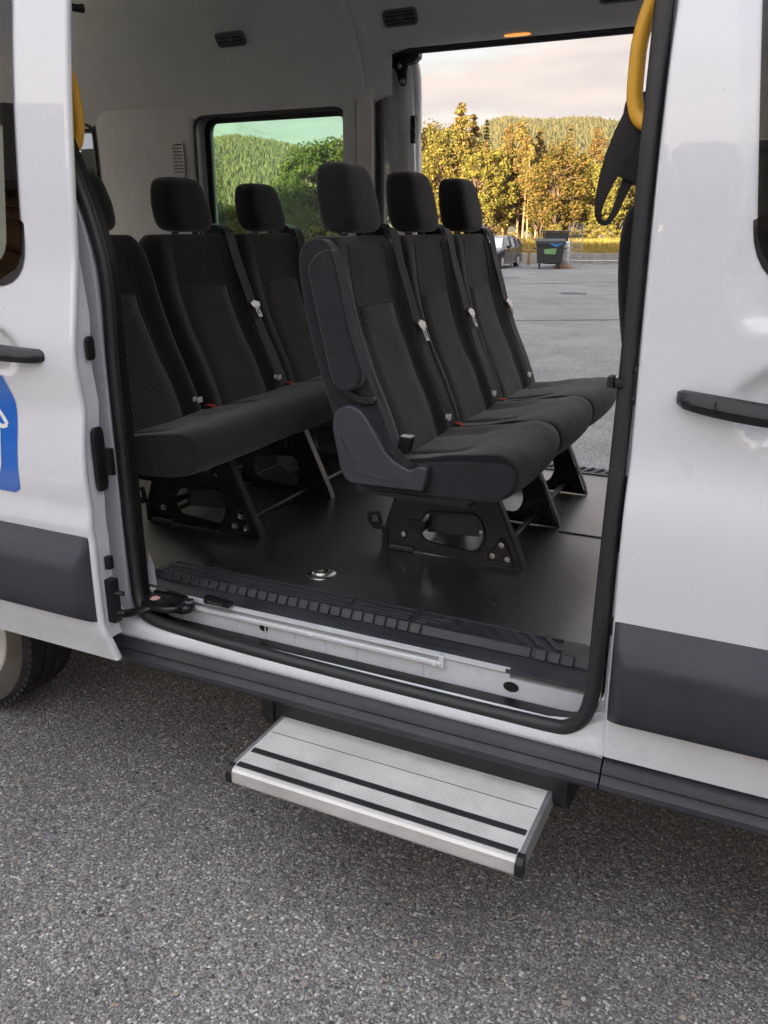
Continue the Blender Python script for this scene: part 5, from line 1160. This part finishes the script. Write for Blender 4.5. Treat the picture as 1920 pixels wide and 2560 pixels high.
def backrest(y0):
    zs = [.93, .97, 1.02, 1.08, 1.14, 1.20, 1.26, 1.32, 1.38, 1.44, 1.49, 1.525, 1.55, 1.568, 1.578, 1.581]; loops = []
    fr = [-.995, -.97, -.92, -.86, -.80, -.74, -.67, -.60, -.54, -.3, 0, .3, .54, .60, .67, .74, .80, .86, .92, .97, .995]
    for z in zs:
        hw = interp(HWT, z); bx = interp(BACK, z); l = [(back_front(z, f), y0 + f * hw, z) for f in fr]
        l += [(bx + .045, y0 + hw, z), (bx + .012, y0 + .96 * hw, z), (bx, y0 + .85 * hw, z), (bx, y0, z), (bx, y0 - .85 * hw, z), (bx + .012, y0 - .96 * hw, z), (bx + .045, y0 - hw, z)]
        loops.append([(px + (.0025 * math.sin(py * 19 + y0 * 31) * math.sin(pz * 13 + y0 * 17) + .0012 * math.sin(pz * 41 + py * 27 + y0 * 9) if px > bx + .06 else 0), py, pz) for px, py, pz in l])
    b = MB(); b.loft(loops)
    cx = sum(p[0] for p in loops[-1]) / len(loops[-1])
    return b
def back_insert(y0):
    rows = []
    zs = [.955 + (1.395 - .955) * i / 16 for i in range(17)]
    for i, z in enumerate(zs):
        hw = .121 + .022 * (1 - i / 16.0); ins = .003 if i in (0, 16) else 0
        rows.append([(back_front(z, f * .5) + .0040 + wob(y0 + f * hw, z, y0) - (.0045 if abs(f) > .99 else 0), y0 + f * hw, z - .004 * abs(f) ** 4) for f in (-1, -.97, -.6, -.2, .2, .6, .97, 1)])
    b = MB(); b.grid(rows); return b
CP = [(.000, .902), (-.010, .94), (.002, .985), (.05, .996), (.12, 1.006), (.20, 1.019), (.28, 1.034), (.345, 1.046), (.395, 1.049), (.430, 1.036), (.447, 1.008), (.447, .972), (.432, .940), (.395, .922), (.32, .910), (.20, .902), (.10, .900)]
CPS = cat(CP, 3, True)
def cushion(y0, ends=(1, 1), long=False):
    ph = y0 * 37.0; b = MB(); loops = []; cx, cz = .22, .965
    ys = [(-.2385, .92, 0), (-.2375, .96, 0), (-.232, .985, 0), (-.218, .997, 0), (-.19, 1.0, .15), (-.155, 1.0, .7), (-.12, 1.0, 1), (0, 1.0, 1.0), (.12, 1.0, 1), (.155, 1, .7), (.19, 1.0, .15), (.218, .997, 0), (.232, .985, 0), (.2375, .96, 0), (.2385, .92, 0)]
    if long:                                                       # one unbroken cushion across three places
        mid = []
        for j in range(3):
            for yy, kk in ((-.19, .15), (-.12, 1.0), (0, 1.0), (.12, 1.0), (.19, .15)): mid.append((yy + .4815 * j, 1.0, kk))
        ys = ys[:4] + mid + [(yy + .963, s_, k_) for yy, s_, k_ in ys[-4:]]
    for y, s, k in ys:
        l = []
        for x, z in CPS:
            yl = ((y + .24) % .4815) - .24 if long else y
            dx = 0.012 * (1 - (yl / .24) ** 2) if x > .38 else 0
            dz = -.013 * k * max(0, min(1, (.33 - x) / .10)) if z > .985 and x > .03 else 0
            if z < .93: dz += .0
            if z > .985: dz += .0028 * math.sin(x * 17 + ph) * math.sin(y * 21 + ph * 1.7) + .0016 * math.sin(x * 43 + y * 31 + ph)
            sx = 1 - (1 - s) * .55
            l.append((cx + (x + dx - cx) * sx, y0 + y, cz + (z + dz - cz) * s))
        loops.append(l)
    b.loft(loops); return b
def cushion_insert(y0):
    rows = []; tab = smooth_tab([(.002, .985), (.05, .996), (.12, 1.006), (.20, 1.019), (.28, 1.034), (.345, 1.046)], 3)
    for i in range(12):
        x = .045 + (.285 - .045) * i / 11; z = interp(tab, x)
        dz = -.013 * max(0, min(1, (.33 - x) / .10))
        rows.append([(x, y0 + f * .120, z + dz + .0038 + cwob(x, f * .120, y0 * 37.0) - (.005 if abs(f) > .99 or i in (0, 11) else 0)) for f in (-1, -.97, -.5, 0, .5, .97, 1)])
    b = MB(); b.grid(rows); return b
BELT = [(-.125, .428, 1.604), (-.098, .428, 1.598), (-.082, .429, 1.575), (-.066, .436, 1.50), (-.036, .448, 1.395), (-.016, .457, 1.320), (.022, .463, 1.215), (.056, .467, 1.14), (.088, .472, 1.06), (.106, .475, 1.005), (.108, .478, .97)]
def make_bench(name, label, loc, group):
    t = thing(name, label, 'bench seat', loc, 0, group)
    Y0 = loc[1]
    for k in range(3):
        yc = Y0 + .2425 + .4815 * k
        bk = backrest(yc).build('backrest', 'fabside' if False else 'fab', t, smooth=60, sub=1)
        back_insert(yc).build('backrest_insert', 'stripe', bk, smooth=60)
        # seam welts of the backrest
        for s in (-1, 1):
            q = MB(); q.tube([(back_front(z, s * .56) + .002, yc + s * .56 * interp(HWT, z), z) for z in [.96 + .05 * i for i in range(13)]], .0022, 5); q.build('seam', 'fabside', bk, smooth=60)
        q = MB(); q.tube([(back_front(1.397, f * .5) + .0035, yc + f * .125, 1.398) for f in (-1, -.6, -.2, .2, .6, 1)], .0022, 5); q.build('seam', 'fabside', bk, smooth=60)
        q = MB(); q.lathe([(.003, 0), (.0085, 0), (.009, .001), (.0085, .002), (.003, .002)], (0, 0, 0), 'x', 14); zz = 1.045
        q.v = [(p[0] + back_front(zz, .78) + .004, p[1] + yc + .187, p[2] + zz) for p in q.v]; q.build('anchor_tag', 'white', bk, smooth=50)
        q = MB(); q.box(back_front(1.037, .9) + .0, back_front(1.037, .9) + .006, yc + .203, yc + .226, 1.028, 1.046); q.build('fabric_label', 'white', bk) if k != 9 else None
        # headrest
        def shear(v): return Vector((v.x * (1.0 - .9 * v.z) - v.z * .19, v.y * (1.0 - (1.9 if v.z > 0 else -.1) * v.z), v.z))
        hx = -.150
        h = MB(); h.superq((hx, yc, 1.681), .056, .114, .0935, .44, .44, 32, 18, shear); hr = h.build('headrest', 'fab', t, smooth=80)
        for s in (-1, 1):
            q = MB(); q.tube([(hx + .012, yc + s * .055, 1.55), (hx + .014, yc + s * .055, 1.60)], .0065, 8); q.build('headrest_post', 'chrome', hr, smooth=50)
            q = MB(); q.tube([(hx + .012, yc + s * .055, 1.572), (hx + .012, yc + s * .055, 1.588)], .013, 10); q.build('post_sleeve', 'blackp', hr, smooth=50)
        cu = cushion(yc).build('seat_cushion', 'fab', t, smooth=60, sub=1)
        cushion_insert(yc).build('cushion_insert', 'stripe', cu, smooth=60)
        # three point belt
        P_ = cat([(x, Y0 + .4815 * k + y, z) for x, y, z in BELT], 4)
        q = MB(); q.ribbon(P_, .046, .0012, (0.12, 1, 0)); bl = q.build('seat_belt', 'web', t, smooth=50)
        yb = Y0 + .4815 * k + .428
        q = MB(); q.loft([[(x, yb + s * w, z) for x, z in ((-.178, 1.535), (-.180, 1.598), (-.165, 1.618), (-.120, 1.612), (-.098, 1.592), (-.098, 1.545))] for s, w in ((-1, .036), (-1, .032), (1, .032), (1, .036))]); q.build('belt_guide', 'blackp', bl, bevel=.004)
        q = MB(); q.box(-.106, -.0955, yb - .027, yb + .027, 1.570, 1.592); q.build('guide_slot', 'rubber', bl, bevel=.002)
        # tongue: rounded handle plate and slotted blade
        def bp(u_, v_, o_): # u along the belt (down), v across
            z = 1.325 - u_; i = min(range(len(P_)), key=lambda j: abs(P_[j].z - z)); return (P_[i].x + o_ + (1.325 - u_ - P_[i].z) * -.33, Y0 + .4815 * k + .459 + v_ + u_ * .18, z)
        q = MB(); q.add([bp(0, -.030, .006), bp(.018, -.022, .010), bp(.018, .022, .010), bp(0, .030, .006), bp(-.010, .0, .006), bp(0, -.030, .014), bp(.018, -.022, .016), bp(.018, .022, .016), bp(0, .030, .014), bp(-.010, 0, .014)], [(0, 1, 2, 3, 4), (9, 8, 7, 6, 5), (0, 1, 6, 5), (1, 2, 7, 6), (2, 3, 8, 7), (3, 4, 9, 8), (4, 0, 5, 9)]); tg = q.build('belt_tongue', 'tongue', bl, bevel=.002)
        q = MB()
        for (ua_, ub_, va, vb) in ((.016, .052, -.011, -.0055), (.016, .052, .0055, .011), (.046, .055, -.011, .011), (.016, .024, -.011, .011)):
            q.add([bp(ua_, va, .010), bp(ua_, vb, .010), bp(ub_, vb, .012), bp(ub_, va, .012), bp(ua_, va, .013), bp(ua_, vb, .013), bp(ub_, vb, .015), bp(ub_, va, .015)], [(0, 1, 2, 3), (4, 5, 6, 7), (0, 1, 5, 4), (1, 2, 6, 5), (2, 3, 7, 6), (3, 0, 4, 7)])
        q.build('tongue_blade', 'tongue', bl)
        # buckle between the seats
        yq = Y0 + .4815 * k + (.03 if k == 0 else .012)
        if k > 0:
            q = MB(); q.box(.085, .125, yq - .016, yq + .016, .985, 1.012); bu = q.build('buckle', 'blackp', t, bevel=.004)
            q = MB(); q.box(.1255, .1285, yq - .010, yq + .012, .996, 1.009); q.box(.10, .126, yq - .010, yq + .010, 1.0125, 1.0145); q.build('buckle_button', 'red', bu)
    return t
def finish_bench(t, Y0):
    # stamped leg plates
    out = rpoly([(-.078, .604), (.385, .602), (.372, .628), (.240, .93), (-.045, .93), (-.040, .80), (-.088, .66)], [.006, .006, .01, .02, .02, .03, .02], 4)
    hole = rpoly([(.052, .645), (.235, .632), (.262, .69), (.236, .762), (.058, .745), (.032, .70)], .03, 5)
    notch = rpoly([(.075, .905), (.218, .905), (.200, .815), (.095, .805)], .02, 5)
    for k, yy in enumerate((.362, .826, 1.285)):
        y = Y0 + yy; b = MB(); b.plate(out, [hole, notch], 'y', y, .006); p = b.build('leg_plate', 'black', t, bevel=.0015)
        q = MB(); q.ribbon([(.386, y + .017, .600), (.378, y + .017, .628), (.246, y + .012, .925)], .028, .0025); q.build('leg_flange', 'black', p, smooth=30)
        q = MB(); q.ribbon([(-.080, y + .012, .604), (-.089, y + .012, .66), (-.043, y + .012, .80), (-.046, y + .012, .92)], .03, .002); q.build('leg_flange', 'black', p, smooth=30)
        q = MB(); q.tube([(x, y - .001, z) for x, z in hole], .0048, 6, True); q.tube([(x, y - .001, z) for x, z in notch], .004, 6, True); q.build('pressed_rim', 'black', p, smooth=60)
        for x, z, r in ((-.022, .800, .016), (.205, .803, .016)):
            q = MB(); q.lathe([(0, -.012), (.007, -.012), (.010, -.009), (.010, -.004), (r, -.003), (r + .003, 0)], (x, y, z), 'y', 16); q.build('bolt', 'black', p, smooth=45)
        tri = rpoly([(.268, .612), (.358, .610), (.348, .635), (.322, .692), (.306, .692), (.272, .630)], .012)
        q = MB(); q.tube([(x, y - .001, z) for x, z in tri], .0035, 6, True); q.build('foot_boss', 'black', p, smooth=60)
        for x, z in ((.287, .634), (.335, .630), (.314, .674)):
            q = MB(); q.lathe([(0, -.004), (.004, -.004), (.0045, -.008), (.0095, -.007), (.011, -.003), (.0125, 0)], (x, y, z), 'y', 16); q.build('bolt', 'steel' if k == 0 else 'black', p, smooth=45)
        q = MB(); q.lathe([(0, -.004), (.004, -.004), (.0045, -.007), (.009, -.006), (.011, 0)], (-.018, y, .657), 'y', 16); q.build('bolt', 'steel' if k == 0 else 'black', p, smooth=45)
        q = MB(); q.box(-.068, .02, y - .012, y + .002, .600, .618); q.build('foot_clamp', 'trimgrey', p, bevel=.005)
        for x, z in ((.262, .735), (.275, .70)):
            q = MB(); q.lathe([(0, -.0006), (.0035, -.0006), (.0036, 0)], (x, y, z), 'y', 10); q.build('plate_hole', 'darkhole', p)
    y = Y0 + .362
    # release lever at the rear foot
    q = MB(); q.tube([(-.086, y + .004, .618), (-.092, y + .004, .66), (-.112, y + .004, .678)], .008, 8); q.plate(rpoly([(-.104, .66), (-.098, .68), (-.110, .722), (-.150, .712), (-.148, .685), (-.128, .660)], .006), [rpoly([(-.108, .684), (-.114, .710), (-.138, .704), (-.136, .682)], .005)], 'y', y - .004, .014); q.box(-.094, -.074, y - .006, y + .012, .602, .665); q.build('release_lever', 'blackp', t, bevel=.0025)
    # box beams across under the cushion, actuator plate seen through the leg
    q = MB(); q.box(-.03, .30, Y0 + .03, Y0 + 1.42, .885, .905); q.build('seat_pan', 'black', t)
    q = MB(); q.tube([(.30, Y0 + .366, .640), (.30, Y0 + 1.29, .640)], .010, 8); q.tube([(.0, Y0 + .366, .640), (.0, Y0 + 1.29, .640)], .010, 8); q.build('cross_tube', 'blackp', t, smooth=60)
    q = MB(); q.prism([(.045, .66), (.225, .67), (.24, .70), (.225, .742), (.075, .74), (.05, .72)], 'y', Y0 + .41, Y0 + .416); q.build('actuator_plate', 'trimgrey', t, bevel=.002)
    q = MB(); q.box(.005, .06, Y0 + .352, Y0 + .42, .688, .712); q.build('actuator_arm', 'blackp', t, bevel=.004)
    for x, z in ((.07, .735), (.232, .688)):
        q = MB(); q.lathe([(0, -.008), (.007, -.007), (.009, 0)], (x, Y0 + .41, z), 'y', 12); q.build('bolt', 'steel', t, smooth=45)
def side_items(t, Y0):
    # plain side panel of the backrest with piping, folded armrest, pivot cup, recliner cover
    arm = rpoly([(-.137, 1.505), (-.112, 1.535), (-.072, 1.553), (-.052, 1.49), (-.024, 1.352), (.018, 1.235), (.008, 1.198), (-.040, 1.182), (-.068, 1.205), (-.092, 1.30)], [.02, .012, .012, .05, .08, .03, .02, .03, .03, .06], 5)
    b = MB(); b.prism(arm, 'y', Y0 - .038, Y0 + .02); b.build('armrest', 'fabside', t, bevel=.014, seg=4)
    b = MB(); b.tube([(x, Y0 - .030, z) for x, z in arm], .0022, 5, True); b.build('armrest_seam', 'fab', t, smooth=60)
    side = rpoly([(-.187, 1.535), (-.160, 1.572), (-.105, 1.574), (-.080, 1.545), (-.056, 1.47), (-.022, 1.345), (.018, 1.216), (.052, 1.143), (.092, 1.05), (.115, .98), (-.05, .98), (-.092, 1.12), (-.130, 1.23), (-.164, 1.354), (-.182, 1.47)], [.02, .02, .015, .02, .06, .06, .06, .06, .03, .02, .02, .05, .06, .06, .06], 4)
    b = MB(); b.prism(side, 'y', Y0 + .004, Y0 + .05); b.build('side_panel', 'fabside', t, bevel=.012, seg=3)
    cup = rpoly([(-.066, 1.205), (-.050, 1.172), (.0, 1.150), (.048, 1.152), (.044, 1.172), (.005, 1.170), (-.04, 1.190), (-.058, 1.215)], .012, 4)
    b = MB(); b.prism(cup, 'y', Y0 - .012, Y0 + .01); b.build('armrest_cup', 'blackp', t, bevel=.004)
    cov = rpoly([(-.078, 1.085), (-.070, 1.128), (-.020, 1.152), (.022, 1.130), (.052, 1.085), (.098, 1.012), (.160, .986), (.186, 1.004), (.214, .998), (.199, .930), (.06, .927), (-.030, .926), (-.052, .958)], [.03, .035, .045, .04, .02, .03, .012, .012, .012, .010, .02, .035, .05], 5)
    b = MB(); b.prism(cov, 'y', Y0 - .030, Y0 + .02); b.build('recliner_cover', 'trimgrey', t, bevel=.008, seg=4)
    b = MB(); b.prism(rpoly([(-.050, 1.07), (-.03, 1.02), (-.008, .985), (.06, .967), (.16, .950), (.06, .952), (-.015, .962), (-.042, 1.0)], .012, 4), 'y', Y0 - .0335, Y0 - .026); b.build('cover_crease', 'trimgrey', t, bevel=.003, seg=3)
    b = MB(); b.prism(rpoly([(.002, .902), (.40, .918), (.444, .955), (.448, 1.008), (.425, 1.032), (.30, 1.026), (.16, 1.005), (.0, .985)], [.02, .04, .04, .04, .03, .05, .05, .02], 5), 'y', Y0 + .0015, Y0 + .05); b.build('cushion_side', 'fabside', t, bevel=.012, seg=3)
    # buckle on its stalk beside the near cushion
    b = MB(); b.prism(rpoly([(.093, 1.012), (.128, 1.016), (.140, 1.060), (.104, 1.062)], .004), 'y', Y0 + .032, Y0 + .060); bu = b.build('buckle', 'blackp', t, bevel=.004)
    b = MB(); b.box(.106, .138, Y0 + .034, Y0 + .058, 1.0605, 1.0645); b.build('buckle_rim', 'alu', bu, bevel=.001)
    b = MB(); b.ribbon(cat([(.085, Y0 - .012, 1.040), (.112, Y0 - .020, 1.032), (.145, Y0 - .020, 1.002), (.165, Y0 - .010, .985), (.172, Y0 + .01, .975)], 5), .026, .0018, (.3, 0, 1)); b.build('lap_strap', 'web', t, smooth=50)
    b = MB(); b.box(.10, .135, Y0 - .008, Y0 + .015, .975, 1.01); b.build('anchor_plate', 'blackp', t, bevel=.004)
bench = make_bench('bench_seat', 'triple bench seat nearest the far door, grey recliner cover and armrest on its end', (0, .37, FL), 'triple bench seats inside the minibus')
finish_bench(bench, .37)
bench2 = copy_tree(bench); bench2.location = (-.885, .199, FL); bench2.scale = (1, 1.06, 1)
bench.scale = (1, .925, 1)
for o in [c for c in bench2.children if c.name.startswith('seat_belt')][:1]:
    for c in list(o.children): bpy.data.objects.remove(c)
    bpy.data.objects.remove(o)
for o in [c for c in bench2.children if c.name.startswith('seat_cushion')]:
    for c in list(o.children): bpy.data.objects.remove(c)
    bpy.data.objects.remove(o)
cu = cushion(.37 + .2425, long=True).build('seat_cushion', 'fab', bench, smooth=60, sub=1); cu.parent = bench2
for k in range(3):
    q = cushion_insert(.37 + .2425 + .4815 * k).build('cushion_insert', 'stripe', bench, smooth=60); q.parent = cu
bench2['label'] = 'rear triple bench seat in shadow, partly behind the white sliding door'
side_items(bench, .37)
# front passenger seat behind the pillar
fs_ = thing('front_seat', 'black front seat back showing as a strip beside the door pillar', 'seat', (.72, .62, FL))
b = MB(); rows = []
for z, x0, x1, w in [(z_, a_ + .010, b_ + .010, w_) for z_, a_, b_, w_ in ((1.0, .74, .86, .22), (1.15, .70, .83, .24), (1.30, .658, .79, .245), (1.45, .632, .76, .24), (1.56, .622, .74, .225), (1.63, .626, .72, .20), (1.665, .645, .705, .165))]:
    rows.append([(x0 + .02, .62 - w, z), (x0, .62 - w * .85, z), (x0, .62 + w * .85, z), (x0 + .02, .62 + w, z), (x1 - .02, .62 + w, z), (x1, .62 + w * .8, z), (x1, .62 - w * .8, z), (x1 - .02, .62 - w, z)])
b.loft(rows); b.build('backrest', 'fab', fs_, smooth=70, sub=2)
b = MB(); b.superq((1.06, .62, .97), .26, .24, .09, .4, .4); b.build('seat_cushion', 'fab', fs_, smooth=70)
b = MB(); b.superq((.655, .62, 1.80), .05, .12, .10, .4, .4); hr = b.build('headrest', 'fab', fs_, smooth=70)
for s in (-1, 1): q = MB(); q.tube([(.66, .62 + s * .05, 1.64), (.657, .62 + s * .05, 1.74)], .007, 8); q.build('headrest_post', 'chrome', hr)
b = MB(); b.box(.86, 1.25, .42, .82, .60, .88); b.build('seat_base', 'blackp', fs_, bevel=.02)
# black strap looped on the yellow rail
st = thing('hand_strap', 'black fabric strap looped over the yellow grab rail beside the pillar', 'strap', (.70, .13, 1.70))
VD = Vector((-.22, .95, .12))
def facing(path): return [VD.cross((Vector(path[min(i + 1, len(path) - 1)]) - Vector(path[max(i - 1, 0)])).normalized()) for i in range(len(path))]
P_ = cat([(.722, .142, 1.822), (.712, .128, 1.800), (.700, .118, 1.765), (.683, .112, 1.725), (.667, .110, 1.680), (.658, .112, 1.640), (.660, .118, 1.616), (.672, .124, 1.611), (.684, .128, 1.626), (.695, .132, 1.658), (.709, .136, 1.700), (.724, .140, 1.750), (.730, .142, 1.800)], 6)
wt = [.036, .048, .052, .043, .028, .016, .010, .010, .013, .016, .024, .034, .036]; wd = [interp([(i / 12, w) for i, w in enumerate(wt)], j / (len(P_) - 1)) for j in range(len(P_))]
b = MB(); b.ribbon(P_, wd, .0022, facing(P_)); b.build('webbing', 'web', st, smooth=60)
Q_ = cat([(.732, .130, 1.800), (.727, .126, 1.762), (.719, .124, 1.722), (.709, .124, 1.688)], 6)
b = MB(); b.ribbon(Q_, .044, .003, facing(Q_)); b.build('strap_sleeve', 'web', st, smooth=60)
# two crumpled film bags lying under the rear bench
for i, (x, y, z, s) in enumerate(((-.94, 1.10, .675, .055), (-.685, 1.12, .735, .075))):
    rg = random.Random(30 + i); b = MB(); b.superq((x, y, z), s * 1.1, s * .5, s * .62, .8, .8, 18, 12, lambda q: q * (1 + .22 * math.sin(q.x * 90 + q.z * 70) * math.sin(q.y * 80 + 2)) + Vector((rg.uniform(-.006, .006), rg.uniform(-.006, .006), rg.uniform(-.006, .006))))
    o = b.build('film_bag', 'bag', None, smooth=40); tag(o, ['small crumpled grey plastic bag under the middle of the rear bench', 'larger crumpled grey plastic bag under the rear bench beside the far leg plate'][i], 'plastic bag', 'crumpled bags under the rear bench')

# ------------------------------------------------------------------ air between the yard and the mountains
def haze():
    t = NT('haze_air'); v = t.n('VolumePrincipled'); v.inputs['Color'].default_value = (0.90, 0.90, 0.95, 1); v.inputs['Density'].default_value = 1.3e-4; v.inputs['Anisotropy'].default_value = 0.35
    t.l(v.outputs[0], t.out.inputs['Volume'])
    b = MB(); P = [wp(-7000, -1500), wp(7000, -1500), wp(7000, 5700), wp(-7000, 5700)]
    b.add([(p.x, p.y, -3.2) for p in P] + [(p.x, p.y, 545.0) for p in P], [(0, 3, 2, 1), (4, 5, 6, 7), (0, 1, 5, 4), (1, 2, 6, 5), (2, 3, 7, 6), (3, 0, 4, 7)])
    o = b.build('haze', t.m); o['kind'] = 'stuff'
haze()
